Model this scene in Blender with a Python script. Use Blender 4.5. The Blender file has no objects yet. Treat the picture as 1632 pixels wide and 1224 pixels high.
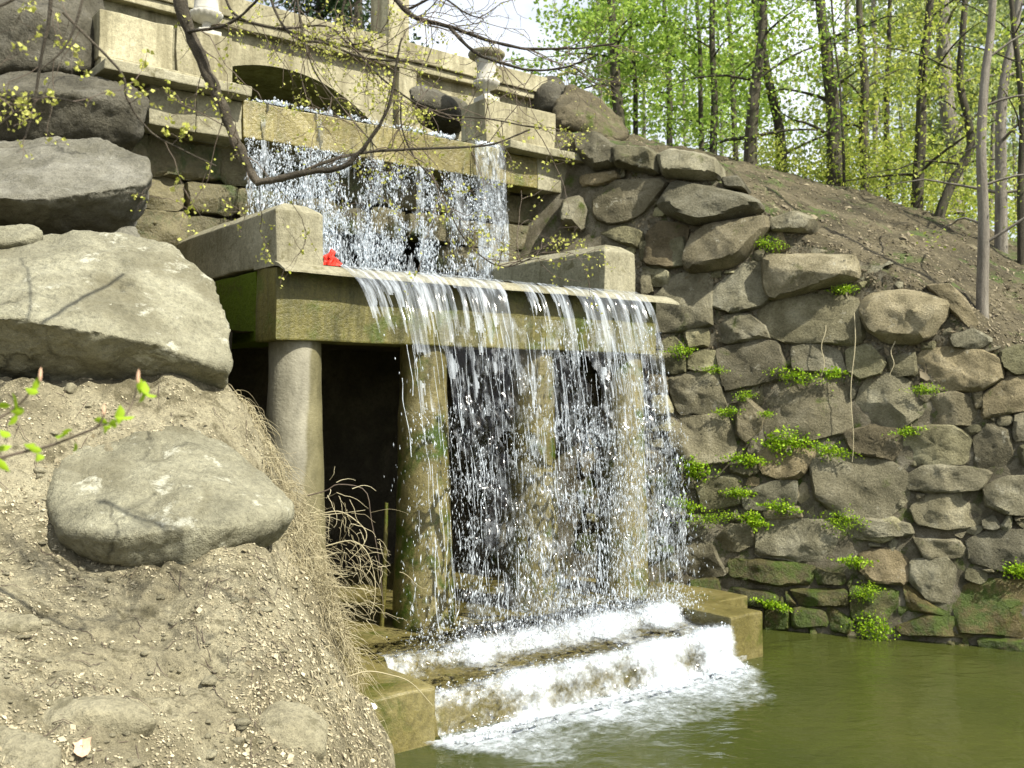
import bpy, bmesh, math, random
import numpy as np
from mathutils import Vector, Matrix
from mathutils.bvhtree import BVHTree

R = math.radians
random.seed(7)
rng = np.random.default_rng(7)
scene = bpy.context.scene
COL = scene.collection

# ------------------------------------------------------------------ camera
CAMZ = 3.08
FPX = 1592.0
PITCH = math.atan((635 - 612) / FPX)
cam_d = bpy.data.cameras.new('camera')
cam_d.sensor_width = 36.0
cam_d.lens = FPX / 1632 * 36.0
cam_d.clip_start = 0.1
cam_d.clip_end = 3000
cam_d.dof.use_dof = True
cam_d.dof.focus_distance = 7.5
cam_d.dof.aperture_fstop = 3.0
cam = bpy.data.objects.new('camera', cam_d)
COL.objects.link(cam)
cam.location = (0, 0, CAMZ)
cam.rotation_euler = (R(90) + PITCH, 0, 0)
scene.camera = cam

# ------------------------------------------------------------------ light
SUN_AZ = -37.0      # degrees from +X towards -Y: right and slightly behind the viewer
SUN_EL = 47.0
world = bpy.data.worlds.new('World')
scene.world = world
world.use_nodes = True
wn = world.node_tree.nodes
wl = world.node_tree.links
wn.clear()
sky = wn.new('ShaderNodeTexSky')
sky.sky_type = 'NISHITA'
sky.sun_disc = False
sky.sun_elevation = R(SUN_EL)
sky.sun_rotation = R(90 - SUN_AZ)
sky.air_density = 1.0
sky.dust_density = 4.0
sky.ozone_density = 1.0
bg = wn.new('ShaderNodeBackground')
bg.inputs['Strength'].default_value = 0.085
wo = wn.new('ShaderNodeOutputWorld')
# thin broken high cloud, the same over the whole sky
wtc = wn.new('ShaderNodeTexCoord')
wmp = wn.new('ShaderNodeMapping')
wmp.inputs['Scale'].default_value = (1.0, 1.0, 2.6)
wno = wn.new('ShaderNodeTexNoise')
wno.inputs['Scale'].default_value = 2.2
wno.inputs['Detail'].default_value = 6
wno.inputs['Roughness'].default_value = .58
wra = wn.new('ShaderNodeValToRGB')
wra.color_ramp.elements[0].position = .36
wra.color_ramp.elements[0].color = (.18, .18, .18, 1)
wra.color_ramp.elements[1].position = .60
wra.color_ramp.elements[1].color = (.92, .92, .92, 1)
wmx = wn.new('ShaderNodeMix')
wmx.data_type = 'RGBA'
wmx.inputs[7].default_value = (8.6, 9.0, 9.6, 1)
wl.new(wtc.outputs['Generated'], wmp.inputs[0])
wl.new(wmp.outputs[0], wno.inputs['Vector'])
wl.new(wno.outputs['Fac'], wra.inputs[0])
wl.new(wra.outputs[0], wmx.inputs[0])
wl.new(sky.outputs[0], wmx.inputs[6])
wl.new(wmx.outputs[2], bg.inputs[0])
wl.new(bg.outputs[0], wo.inputs[0])
sun_d = bpy.data.lights.new('sun', 'SUN')
sun_d.energy = 4.8
sun_d.angle = R(0.55)
sun_d.color = (1.0, 0.945, 0.82)
sun = bpy.data.objects.new('sun', sun_d)
COL.objects.link(sun)
sdir = Vector((math.cos(R(SUN_AZ)) * math.cos(R(SUN_EL)), math.sin(R(SUN_AZ)) * math.cos(R(SUN_EL)), math.sin(R(SUN_EL))))
sun.rotation_euler = sdir.to_track_quat('Z', 'Y').to_euler()
scene.view_settings.view_transform = 'Standard'
scene.view_settings.look = 'None'
scene.view_settings.exposure = 0.95
scene.view_settings.gamma = 1.0
scene.cycles.max_bounces = 6
scene.cycles.transparent_max_bounces = 14
scene.cycles.diffuse_bounces = 3
scene.cycles.glossy_bounces = 3
scene.cycles.transmission_bounces = 4
scene.cycles.caustics_reflective = False
scene.cycles.caustics_refractive = False

# ------------------------------------------------------------------ helpers
cp, sp_ = math.cos(PITCH), math.sin(PITCH)

def ray(px, py):
    a = (px - 816) / FPX
    b = (612 - py) / FPX
    return np.array([a, cp - b * sp_, sp_ + b * cp])

def P(px, py, D):
    r = ray(px, py)
    r = r * (D / r[1])
    return np.array([r[0], r[1], r[2] + CAMZ])

# frame of the stone-and-concrete cascade: x along its front, y into the hill
SO = np.array([-2.362, 10.0, 0.0])
SA = math.atan2(0.617, 0.787)
SU = np.array([math.cos(SA), math.sin(SA), 0])
SV = np.array([-math.sin(SA), math.cos(SA), 0])

def S(u, v, z):
    return SO + SU * u + SV * v + np.array([0, 0, z])

def hsh(i, j, k, seed):
    n = (i * 374761393 + j * 668265263 + k * 1274126177 + seed * 974634533) & 0xffffffff
    n = ((n ^ (n >> 13)) * 1274126177) & 0xffffffff
    n = (n ^ (n >> 16)) & 0xffffffff
    return n.astype(np.float64) / 2147483647.5 - 1.0

def vnoise(p, seed=0):
    p = np.asarray(p, float)
    f = np.floor(p)
    i = f.astype(np.int64)
    t = p - f
    t = t * t * (3 - 2 * t)
    x, y, z = i[:, 0], i[:, 1], i[:, 2]
    tx, ty, tz = t[:, 0], t[:, 1], t[:, 2]
    r = 0
    for dx in (0, 1):
        for dy in (0, 1):
            for dz in (0, 1):
                w = (tx if dx else 1 - tx) * (ty if dy else 1 - ty) * (tz if dz else 1 - tz)
                r = r + w * hsh(x + dx, y + dy, z + dz, seed)
    return r

def fbm(p, octs=4, seed=0, gain=0.5):
    p = np.asarray(p, float)
    s, a, r = 1.0, 1.0, 0
    for o in range(octs):
        r = r + a * vnoise(p * s + 17.3 * o, seed + o)
        s *= 2.03
        a *= gain
    return r

def mesh_np(name, V, F, smooth=False):
    V = np.ascontiguousarray(V, dtype=np.float32)
    F = np.ascontiguousarray(F, dtype=np.int32)
    me = bpy.data.meshes.new(name)
    m, k = F.shape
    me.vertices.add(len(V))
    me.vertices.foreach_set('co', V.ravel())
    me.loops.add(m * k)
    me.loops.foreach_set('vertex_index', F.ravel())
    me.polygons.add(m)
    me.polygons.foreach_set('loop_start', np.arange(0, m * k, k, dtype=np.int32))
    if smooth:
        me.polygons.foreach_set('use_smooth', np.ones(m, dtype=bool))
    me.update(calc_edges=True)
    me.validate()
    return me

def mesh_py(name, V, F, smooth=False):
    me = bpy.data.meshes.new(name)
    me.from_pydata([tuple(map(float, v)) for v in V], [], [tuple(int(i) for i in f) for f in F])
    if smooth:
        me.polygons.foreach_set('use_smooth', np.ones(len(me.polygons), dtype=bool))
    me.update()
    return me

def link(name, me, mat=None, parent=None):
    o = bpy.data.objects.new(name, me)
    if mat is not None:
        me.materials.clear()
        me.materials.append(mat)
    COL.objects.link(o)
    if parent is not None:
        o.parent = parent
    return o

def tag(o, label=None, cat=None, group=None, kind=None):
    if label:
        o['label'] = label
    if cat:
        o['category'] = cat
    if group:
        o['group'] = group
    if kind:
        o['kind'] = kind
    return o

def empty(name, loc=(0, 0, 0), rz=0.0):
    o = bpy.data.objects.new(name, None)
    COL.objects.link(o)
    o.location = tuple(float(c) for c in loc)
    o.rotation_euler = (0, 0, rz)
    o.empty_display_size = 0.2
    return o

def sframe(name):
    return empty(name, SO, SA)

def bm_mesh(name, bm, smooth=False):
    me = bpy.data.meshes.new(name)
    bm.normal_update()
    bm.to_mesh(me)
    bm.free()
    if smooth:
        me.polygons.foreach_set('use_smooth', np.ones(len(me.polygons), dtype=bool))
    return me

def rough_box(name, x, y, z, mat, parent, bevel=0.016, wear=0.013, cut=0.25, top=None, seed=0):
    """a concrete block with worn, slightly uneven edges; top = (rise, inset) gives it a hipped top"""
    bm = bmesh.new()
    bmesh.ops.create_cube(bm, size=1)
    for v in bm.verts:
        v.co = Vector((x[0] + (v.co.x + .5) * (x[1] - x[0]), y[0] + (v.co.y + .5) * (y[1] - y[0]), z[0] + (v.co.z + .5) * (z[1] - z[0])))
    if top:
        tf = max(bm.faces, key=lambda f: f.calc_center_median().z)
        r = bmesh.ops.inset_individual(bm, faces=[tf], thickness=top[1], depth=0)
        for v in tf.verts:
            v.co.z += top[0]
    if bevel:
        bmesh.ops.bevel(bm, geom=list(bm.edges), offset=bevel, segments=2, affect='EDGES', profile=0.6)
    L = [e for e in bm.edges if e.calc_length() > cut * 1.5]
    for _ in range(4):
        L = [e for e in bm.edges if e.calc_length() > cut * 1.6]
        if not L:
            break
        bmesh.ops.subdivide_edges(bm, edges=L, cuts=1, use_grid_fill=True)
    bm.verts.ensure_lookup_table()
    V = np.array([v.co for v in bm.verts])
    n = np.stack([fbm(V * 4 + 31.7 * a, 3, seed + 5 * a) for a in range(3)], 1) * wear
    for v, d in zip(bm.verts, n):
        v.co += Vector(d)
    me = bm_mesh(name, bm)
    return link(name, me, mat, parent)

def grid_faces(nu, nv):
    i = np.arange(nu - 1)[:, None]
    j = np.arange(nv - 1)[None, :]
    a = i * nv + j
    return np.stack([a, a + nv, a + nv + 1, a + 1], -1).reshape(-1, 4)

def tube(pts, rads, n=6):
    """quads of a tube along a path"""
    pts = np.asarray(pts, float)
    m = len(pts)
    t = np.gradient(pts, axis=0)
    t /= np.linalg.norm(t, axis=1, keepdims=True) + 1e-9
    ref = np.array([0.3, 0.9, 0.2])
    a = np.cross(t, ref)
    a /= np.linalg.norm(a, axis=1, keepdims=True) + 1e-9
    b = np.cross(t, a)
    ang = np.linspace(0, 2 * math.pi, n, endpoint=False)
    r = np.asarray(rads, float).reshape(m, 1, 1)
    V = pts[:, None, :] + r * (a[:, None, :] * np.cos(ang)[None, :, None] + b[:, None, :] * np.sin(ang)[None, :, None])
    V = V.reshape(-1, 3)
    F = []
    i = np.arange(m - 1)[:, None]
    j = np.arange(n)[None, :]
    j2 = (j + 1) % n
    F = np.stack([i * n + j, i * n + j2, (i + 1) * n + j2, (i + 1) * n + j], -1).reshape(-1, 4)
    return V, F

class Soup:
    def __init__(self):
        self.V, self.F, self.n = [], [], 0
    def add(self, V, F):
        self.V.append(np.asarray(V, float))
        self.F.append(np.asarray(F) + self.n)
        self.n += len(V)
    def mesh(self, name, smooth=False):
        return mesh_np(name, np.concatenate(self.V), np.concatenate(self.F), smooth)

def smooth_path(pts, n):
    """Catmull-Rom through points"""
    pts = np.asarray(pts, float)
    p = np.vstack([2 * pts[0] - pts[1], pts, 2 * pts[-1] - pts[-2]])
    seg = len(pts) - 1
    out = []
    for s in np.linspace(0, seg - 1e-6, n):
        i = int(s)
        t = s - i
        a, b, c, d = p[i], p[i + 1], p[i + 2], p[i + 3]
        out.append(0.5 * ((2 * b) + (-a + c) * t + (2 * a - 5 * b + 4 * c - d) * t * t + (-a + 3 * b - 3 * c + d) * t ** 3))
    return np.array(out)

def leaf_soup(C, size, tilt=1.0, seed=0, aspect=0.6, bend=0.25):
    """folded leaf quads (two triangles pairs) at centres C (n,3), sizes (n,)"""
    r = np.random.default_rng(seed)
    n = len(C)
    a = r.normal(size=(n, 3))
    a /= np.linalg.norm(a, axis=1, keepdims=True)
    b = r.normal(size=(n, 3))
    b -= a * (a * b).sum(1, keepdims=True)
    b /= np.linalg.norm(b, axis=1, keepdims=True)
    c = np.cross(a, b)
    s = np.asarray(size).reshape(n, 1)
    p0 = C - a * s * 0.5
    p2 = C + a * s * 0.5
    p1 = C + b * s * aspect * 0.5 + c * s * bend * 0.4
    p3 = C - b * s * aspect * 0.5 + c * s * bend * 0.4
    V = np.stack([p0, p1, p2, p3], 1).reshape(-1, 3)
    k = np.arange(n)[:, None] * 4
    F = np.concatenate([k + np.array([[0, 1, 2]]), k + np.array([[0, 2, 3]])], 1).reshape(-1, 3)
    return V, F

# ------------------------------------------------------------------ materials
def mat_new(name):
    m = bpy.data.materials.new(name)
    m.use_nodes = True
    nt = m.node_tree
    nt.nodes.clear()
    out = nt.nodes.new('ShaderNodeOutputMaterial')
    return m, nt, out

def nn(nt, kind, **kw):
    n = nt.nodes.new(kind)
    for k, v in kw.items():
        setattr(n, k, v)
    return n

def noise(nt, vec, scale, detail=5, rough=0.6, dist=0.0):
    n = nn(nt, 'ShaderNodeTexNoise')
    n.inputs['Scale'].default_value = scale
    n.inputs['Detail'].default_value = detail
    n.inputs['Roughness'].default_value = rough
    n.inputs['Distortion'].default_value = dist
    nt.links.new(vec, n.inputs['Vector'])
    return n.outputs['Fac']

def ramp(nt, fac, stops):
    r = nn(nt, 'ShaderNodeValToRGB')
    e = r.color_ramp.elements
    while len(e) < len(stops):
        e.new(0.5)
    for i, (p, c) in enumerate(stops):
        e[i].position = p
        if not isinstance(c, (tuple, list)):
            c = (c, c, c)
        e[i].color = (c[0], c[1], c[2], 1)
    nt.links.new(fac, r.inputs[0])
    return r.outputs[0]

def mix(nt, fac, a, b, blend='MIX'):
    m = nn(nt, 'ShaderNodeMix', data_type='RGBA', blend_type=blend)
    for s, v in ((0, fac), (6, a), (7, b)):
        if hasattr(v, 'links') or hasattr(v, 'is_linked'):
            nt.links.new(v, m.inputs[s])
        else:
            m.inputs[s].default_value = v if s == 0 else ((v[0], v[1], v[2], 1) if isinstance(v, (tuple, list)) else (v, v, v, 1))
    return m.outputs[2]

def coords(nt, scale=(1, 1, 1), which='Object', perobj=False):
    tc = nn(nt, 'ShaderNodeTexCoord')
    mp = nn(nt, 'ShaderNodeMapping')
    mp.inputs['Scale'].default_value = scale
    nt.links.new(tc.outputs[which], mp.inputs['Vector'])
    return mp.outputs[0]

def bump(nt, h, strength, dist=0.02, normal=None):
    b = nn(nt, 'ShaderNodeBump')
    b.inputs['Strength'].default_value = strength
    b.inputs['Distance'].default_value = dist
    nt.links.new(h, b.inputs['Height'])
    if normal is not None:
        nt.links.new(normal, b.inputs['Normal'])
    return b.outputs[0]

def rock_mat(name, dark, mid, light, scale=2.0, rough=0.85, bmp=0.6, moss=None, moss_cut=0.6, lichen=None, lichen_cut=0.68, vary=0.35,
             which='Object', stretch=(1, 1, 1), spec=0.3, streak=None, streak_cut=0.5, crack=0.0, crack_scale=.9, hue=None, stain=None):
    m, nt, out = mat_new(name)
    co = coords(nt, stretch, which)
    oi = nn(nt, 'ShaderNodeObjectInfo')
    big = noise(nt, co, scale, 6, 0.62, 0.4)
    fine = noise(nt, co, scale * 14, 5, 0.7)
    gr = noise(nt, co, scale * 55, 2, 0.6)
    c = ramp(nt, big, [(0.28, dark), (0.5, mid), (0.72, light)])
    c = mix(nt, 0.75, c, ramp(nt, fine, [(0.3, 0.55), (0.5, 1.0), (0.72, 1.35)]), 'MULTIPLY')
    c = mix(nt, 0.5, c, ramp(nt, gr, [(0.35, 0.7), (0.65, 1.25)]), 'MULTIPLY')
    if vary:
        rv = nn(nt, 'ShaderNodeMapRange')
        rv.inputs['To Min'].default_value = 1 - vary
        rv.inputs['To Max'].default_value = 1 + vary
        nt.links.new(oi.outputs['Random'], rv.inputs['Value'])
        c = mix(nt, 1.0, c, rv.outputs[0], 'MULTIPLY')
    if hue:
        h2 = nn(nt, 'ShaderNodeMath', operation='MULTIPLY')
        h2.inputs[1].default_value = 7.31
        nt.links.new(oi.outputs['Random'], h2.inputs[0])
        h3 = nn(nt, 'ShaderNodeMath', operation='FRACT')
        nt.links.new(h2.outputs[0], h3.inputs[0])
        c = mix(nt, 1.0, c, ramp(nt, h3.outputs[0], [(0.0, hue[0]), (.35, hue[1]), (.7, (1, 1, 1)), (1.0, hue[2])]), 'MULTIPLY')
    if stain:
        sn = noise(nt, co, scale * .55, 5, .6, .8)
        c = mix(nt, ramp(nt, sn, [(.50, 0.0), (.66, .75)]), c, stain)
    ck = None
    if crack:
        wv = nn(nt, 'ShaderNodeTexNoise')
        wv.inputs['Scale'].default_value = 2.5
        wv.inputs['Detail'].default_value = 4
        nt.links.new(co, wv.inputs['Vector'])
        wa = nn(nt, 'ShaderNodeVectorMath', operation='MULTIPLY_ADD')
        wa.inputs[1].default_value = (.5, .5, .5)
        nt.links.new(wv.outputs['Color'], wa.inputs[0])
        nt.links.new(co, wa.inputs[2])
        vo = nn(nt, 'ShaderNodeTexVoronoi', feature='DISTANCE_TO_EDGE')
        vo.inputs['Scale'].default_value = crack_scale
        nt.links.new(wa.outputs[0], vo.inputs['Vector'])
        ck = ramp(nt, vo.outputs['Distance'], [(0.0, 1 - crack), (.022, 1.0)])
        cm = ramp(nt, noise(nt, co, 1.1, 3, .6), [(.50, 0.0), (.60, 1.0)])
        ck = mix(nt, cm, (1, 1, 1), ck)
        c = mix(nt, 1.0, c, ck, 'MULTIPLY')
    if streak:
        cs = coords(nt, (5.0, 5.0, 0.5), which)
        st = noise(nt, cs, 1.0, 5, 0.65)
        c = mix(nt, ramp(nt, st, [(streak_cut - .08, 0.0), (streak_cut + .12, 0.9)]), c, streak)
    if lichen:
        ln = noise(nt, co, scale * 2.3, 6, 0.7, 0.2)
        c = mix(nt, ramp(nt, ln, [(lichen_cut - .03, 0.0), (lichen_cut + .05, 0.8)]), c, lichen)
    if moss:
        mn = noise(nt, co, scale * 1.2, 7, 0.7, 0.3)
        mc = mix(nt, fine, tuple(x * 0.55 for x in moss), tuple(x * 1.4 for x in moss))
        c = mix(nt, ramp(nt, mn, [(moss_cut - .06, 0.0), (moss_cut + .06, 1.0)]), c, mc)
    b = nn(nt, 'ShaderNodeBsdfPrincipled')
    nt.links.new(c, b.inputs['Base Color'])
    b.inputs['Roughness'].default_value = rough
    b.inputs['Specular IOR Level'].default_value = spec
    n1 = bump(nt, fine, bmp, 0.03)
    if ck is not None:
        n1 = bump(nt, ck, .5, .02, n1)
    n2 = bump(nt, gr, bmp * 0.6, 0.008, n1)
    nt.links.new(n2, b.inputs['Normal'])
    nt.links.new(b.outputs[0], out.inputs[0])
    return m

def leaf_mat(name, c1, c2, trans=0.55, rough=0.5):
    m, nt, out = mat_new(name)
    g = nn(nt, 'ShaderNodeNewGeometry')
    c = ramp(nt, g.outputs['Random Per Island'], [(0.0, c1), (1.0, c2)])
    d = nn(nt, 'ShaderNodeBsdfPrincipled')
    d.inputs['Roughness'].default_value = rough
    d.inputs['Specular IOR Level'].default_value = 0.25
    t = nn(nt, 'ShaderNodeBsdfTranslucent')
    nt.links.new(c, d.inputs['Base Color'])
    nt.links.new(c, t.inputs['Color'])
    mx = nn(nt, 'ShaderNodeMixShader')
    mx.inputs[0].default_value = trans
    nt.links.new(d.outputs[0], mx.inputs[1])
    nt.links.new(t.outputs[0], mx.inputs[2])
    nt.links.new(mx.outputs[0], out.inputs[0])
    return m

def plain(name, col, rough=0.7, var=0.25, scale=8, bmp=0.2, spec=0.3):
    m, nt, out = mat_new(name)
    co = coords(nt)
    f = noise(nt, co, scale, 5, 0.65)
    c = mix(nt, 1.0, col, ramp(nt, f, [(0.25, 1 - var), (0.75, 1 + var)]), 'MULTIPLY')
    b = nn(nt, 'ShaderNodeBsdfPrincipled')
    nt.links.new(c, b.inputs['Base Color'])
    b.inputs['Roughness'].default_value = rough
    b.inputs['Specular IOR Level'].default_value = spec
    nt.links.new(bump(nt, f, bmp, 0.02), b.inputs['Normal'])
    nt.links.new(b.outputs[0], out.inputs[0])
    return m

M = {}
M['boulder'] = rock_mat('boulder_rock', (.125, .12, .08), (.225, .217, .15), (.32, .313, .225), 1.7, bmp=1.1, lichen=(.46, .46, .37), lichen_cut=.62, vary=.08, crack=.55, crack_scale=.75, stain=(.115, .105, .062))
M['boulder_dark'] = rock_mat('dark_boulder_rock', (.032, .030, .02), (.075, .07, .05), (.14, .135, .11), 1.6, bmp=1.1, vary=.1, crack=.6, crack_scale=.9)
M['boulder_blue'] = rock_mat('grey_boulder_rock', (.08, .076, .052), (.16, .155, .122), (.245, .24, .20), 1.6, bmp=1.0, lichen=(.38, .38, .33), lichen_cut=.68, vary=.08, crack=.5, crack_scale=.9, stain=(.09, .085, .055))
M['wall_stone'] = rock_mat('wall_stone', (.085, .076, .042), (.18, .162, .10), (.295, .272, .188), 2.4, bmp=1.3, moss=(.06, .08, .012), moss_cut=.68, lichen=(.38, .365, .28), lichen_cut=.65, vary=.42, hue=((1.08, .97, .84), (.94, .99, 1.05), (.97, 1.03, .86)))
M['wall_stone_wet'] = rock_mat('wet_wall_stone', (.04, .037, .012), (.085, .076, .026), (.155, .138, .06), 2.4, rough=.5, bmp=1.2, moss=(.055, .085, .008), moss_cut=.52, vary=.35, hue=((1.1, .95, .85), (.92, .98, 1.05), (1.0, 1.04, .85)))
M['mortar'] = rock_mat('wall_bedding', (.06, .054, .03), (.14, .125, .082), (.27, .25, .185), 3.6, bmp=1.2, moss=(.06, .085, .010), moss_cut=.60, vary=0)
M['conc'] = rock_mat('weathered_concrete', (.15, .14, .088), (.25, .236, .16), (.33, .315, .225), 1.6, bmp=.5, vary=.06, lichen=(.11, .10, .048), lichen_cut=.60, streak=(.13, .12, .07), streak_cut=.60)
M['conc_warm'] = rock_mat('bridge_concrete', (.20, .185, .115), (.31, .288, .188), (.40, .375, .258), 1.2, bmp=.45, vary=.08, streak=(.14, .125, .07), streak_cut=.54, lichen=(.15, .14, .08), lichen_cut=.64)
M['conc_moss'] = rock_mat('mossy_wet_concrete', (.06, .055, .010), (.125, .112, .024), (.20, .178, .055), 1.5, rough=.45, bmp=.6, moss=(.06, .085, .003), moss_cut=.57, vary=.05, streak=(.045, .045, .008), streak_cut=.52, spec=.5)
M['moss_thick'] = rock_mat('thick_moss_on_concrete', (.04, .04, .008), (.08, .08, .014), (.13, .12, .03), 1.5, rough=.9, bmp=1.2, moss=(.085, .125, .005), moss_cut=.40, vary=.05, spec=.2)
M['ochre'] = rock_mat('wet_ochre_beam', (.11, .092, .022), (.19, .162, .05), (.27, .238, .10), 1.4, rough=.35, bmp=.5, vary=.0, moss=(.08, .088, .010), moss_cut=.60, spec=.5, streak=(.09, .075, .02), streak_cut=.56)
M['conc_wet'] = rock_mat('wet_ochre_concrete', (.07, .06, .015), (.125, .107, .034), (.20, .175, .075), 1.4, rough=.4, bmp=.4, vary=.04, moss=(.055, .065, .008), moss_cut=.62, spec=.5)
M['pillar_dry'] = rock_mat('pillar_concrete', (.17, .165, .125), (.265, .26, .205), (.35, .345, .28), 1.8, bmp=.35, vary=.04, streak=(.12, .11, .055), streak_cut=.52)
M['pillar_wet'] = rock_mat('wet_pillar_concrete', (.075, .066, .02), (.145, .126, .048), (.225, .20, .10), 1.8, rough=.4, bmp=.4, vary=.04, moss=(.04, .07, .005), moss_cut=.57, spec=.5)
M['basin_stone'] = rock_mat('wet_basin_stone', (.05, .045, .018), (.10, .088, .04), (.17, .15, .085), 2.0, rough=.4, bmp=.9, moss=(.04, .058, .008), moss_cut=.58, vary=.25, spec=.5)
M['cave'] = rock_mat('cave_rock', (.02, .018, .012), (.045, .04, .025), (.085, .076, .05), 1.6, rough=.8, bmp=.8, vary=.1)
M['bark'] = rock_mat('bark', (.028, .025, .016), (.07, .062, .04), (.14, .125, .085), 3.0, bmp=1.2, vary=.35, stretch=(3, 3, .5), moss=(.055, .08, .018), moss_cut=.60)
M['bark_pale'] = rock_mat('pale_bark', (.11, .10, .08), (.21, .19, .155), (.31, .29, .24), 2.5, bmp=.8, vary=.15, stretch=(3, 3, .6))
M['limb'] = rock_mat('limb_bark', (.03, .026, .018), (.07, .06, .042), (.14, .12, .09), 7.0, bmp=.8, vary=.2)
M['twig'] = plain('twig_bark', (.10, .078, .058), .7, .4, 20)
M['bud'] = leaf_mat('spring_bud', (.34, .38, .05), (.60, .60, .18), .35)
M['leaf'] = leaf_mat('spring_leaf', (.15, .27, .03), (.40, .54, .10), .55)
M['leaf_y'] = leaf_mat('yellow_green_leaf', (.18, .26, .025), (.50, .54, .11), .55)
M['leaf_hazed'] = leaf_mat('hazed_far_leaf', (.20, .28, .09), (.46, .52, .23), .55)  # haze of the wood put into a paler, greyer leaf colour
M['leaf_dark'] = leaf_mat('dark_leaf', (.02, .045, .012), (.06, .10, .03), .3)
M['ivy'] = leaf_mat('wall_plant_leaf', (.16, .32, .008), (.40, .56, .03), .4)
M['straw'] = leaf_mat('dry_grass_straw', (.28, .24, .14), (.58, .53, .35), .25, .6)
M['litter'] = leaf_mat('dry_leaf_litter', (.16, .135, .08), (.50, .45, .31), .1, .7)
M['litter_dark'] = leaf_mat('brown_leaf_litter', (.05, .04, .022), (.24, .205, .13), .1, .7)
M['white'] = plain('pale_plaster', (.42, .41, .36), .8, .25, 10, .3)
M['red'] = plain('red_plastic', (.60, .03, .015), .6, .25, 14, .3, .3)
M['trash'] = plain('pale_plastic', (.78, .78, .62), .35, .1, 10, .1)
M['deadleaf'] = plain('pale_dead_leaf', (.55, .36, .24), .7, .3, 30, .2)
M['hill_rock'] = rock_mat('earthy_rock', (.05, .043, .024), (.10, .086, .05), (.17, .148, .095), 1.6, rough=.9, bmp=1.3, vary=.1, moss=(.06, .085, .012), moss_cut=.62)
M['soil'] = rock_mat('dry_bank_soil', (.135, .12, .072), (.265, .24, .155), (.375, .348, .238), 1.9, rough=.95, bmp=1.4, vary=0, lichen=(.095, .084, .046), lichen_cut=.56, stain=(.15, .132, .08))
M['soil_stone'] = rock_mat('dusty_stone', (.14, .128, .082), (.225, .208, .138), (.30, .282, .195), 1.9, rough=.95, bmp=1.0, vary=.1, lichen=(.12, .11, .065), lichen_cut=.60)
M['hill_soil'] = rock_mat('hill_soil', (.032, .027, .014), (.066, .056, .030), (.115, .098, .058), 0.9, rough=.95, bmp=1.4, vary=0, lichen=(.17, .15, .09), lichen_cut=.62, moss=(.05, .09, .012), moss_cut=.60)

def pool_mat():
    m, nt, out = mat_new('murky_green_water')
    co = coords(nt, (1, 1, 1))
    co2 = coords(nt, (.55, 1.5, 1))
    a = noise(nt, co, 2.2, 3, .5, .6)
    b_ = noise(nt, co2, 7.0, 3, .55, .3)
    col = ramp(nt, noise(nt, co, .35, 3, .5), [(.3, (.028, .037, .008)), (.7, (.048, .055, .012))])
    b = nn(nt, 'ShaderNodeBsdfPrincipled')
    nt.links.new(col, b.inputs['Base Color'])
    b.inputs['Roughness'].default_value = .12
    b.inputs['IOR'].default_value = 1.33
    n1 = bump(nt, a, .38, .08)
    n2 = bump(nt, b_, .28, .035, n1)
    nt.links.new(n2, b.inputs['Normal'])
    nt.links.new(b.outputs[0], out.inputs[0])
    return m

def water_mat(name, cut=(.42, .62), amax=.9, amin=.06, scale=(16, 3, 1.1), col=(.76, .84, .92), gl=.5, detail=4, fine=None, rough=.15):
    """aerated water: clear between the streaks, white in them"""
    m, nt, out = mat_new(name)
    f = noise(nt, coords(nt, scale), 1.0, detail, .6, .3)
    a = ramp(nt, f, [(cut[0], amin), (cut[1], amax)])
    if fine:
        f2 = noise(nt, coords(nt, fine), 1.0, 3, .6)
        a = mix(nt, 1.0, a, ramp(nt, f2, [(.3, .2), (.6, 1.2)]), 'MULTIPLY')
    d = nn(nt, 'ShaderNodeBsdfPrincipled')
    d.inputs['Base Color'].default_value = (*col, 1)
    d.inputs['Roughness'].default_value = rough
    d.inputs['IOR'].default_value = 1.33
    d.inputs['Specular IOR Level'].default_value = .8
    tl = nn(nt, 'ShaderNodeBsdfTranslucent')
    tl.inputs[0].default_value = (*col, 1)
    m1 = nn(nt, 'ShaderNodeMixShader')
    m1.inputs[0].default_value = .3
    nt.links.new(d.outputs[0], m1.inputs[1])
    nt.links.new(tl.outputs[0], m1.inputs[2])
    g = nn(nt, 'ShaderNodeBsdfGlossy')
    g.inputs['Roughness'].default_value = .12
    t = nn(nt, 'ShaderNodeBsdfTransparent')
    fr = nn(nt, 'ShaderNodeFresnel')
    fr.inputs[0].default_value = 1.33
    clear = nn(nt, 'ShaderNodeMixShader')
    nt.links.new(fr.outputs[0], clear.inputs[0])
    nt.links.new(t.outputs[0], clear.inputs[1])
    nt.links.new(g.outputs[0], clear.inputs[2])
    m2 = nn(nt, 'ShaderNodeMixShader')
    nt.links.new(a, m2.inputs[0])
    nt.links.new(clear.outputs[0], m2.inputs[1])
    nt.links.new(m1.outputs[0], m2.inputs[2])
    nt.links.new(m2.outputs[0], out.inputs[0])
    return m

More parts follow.
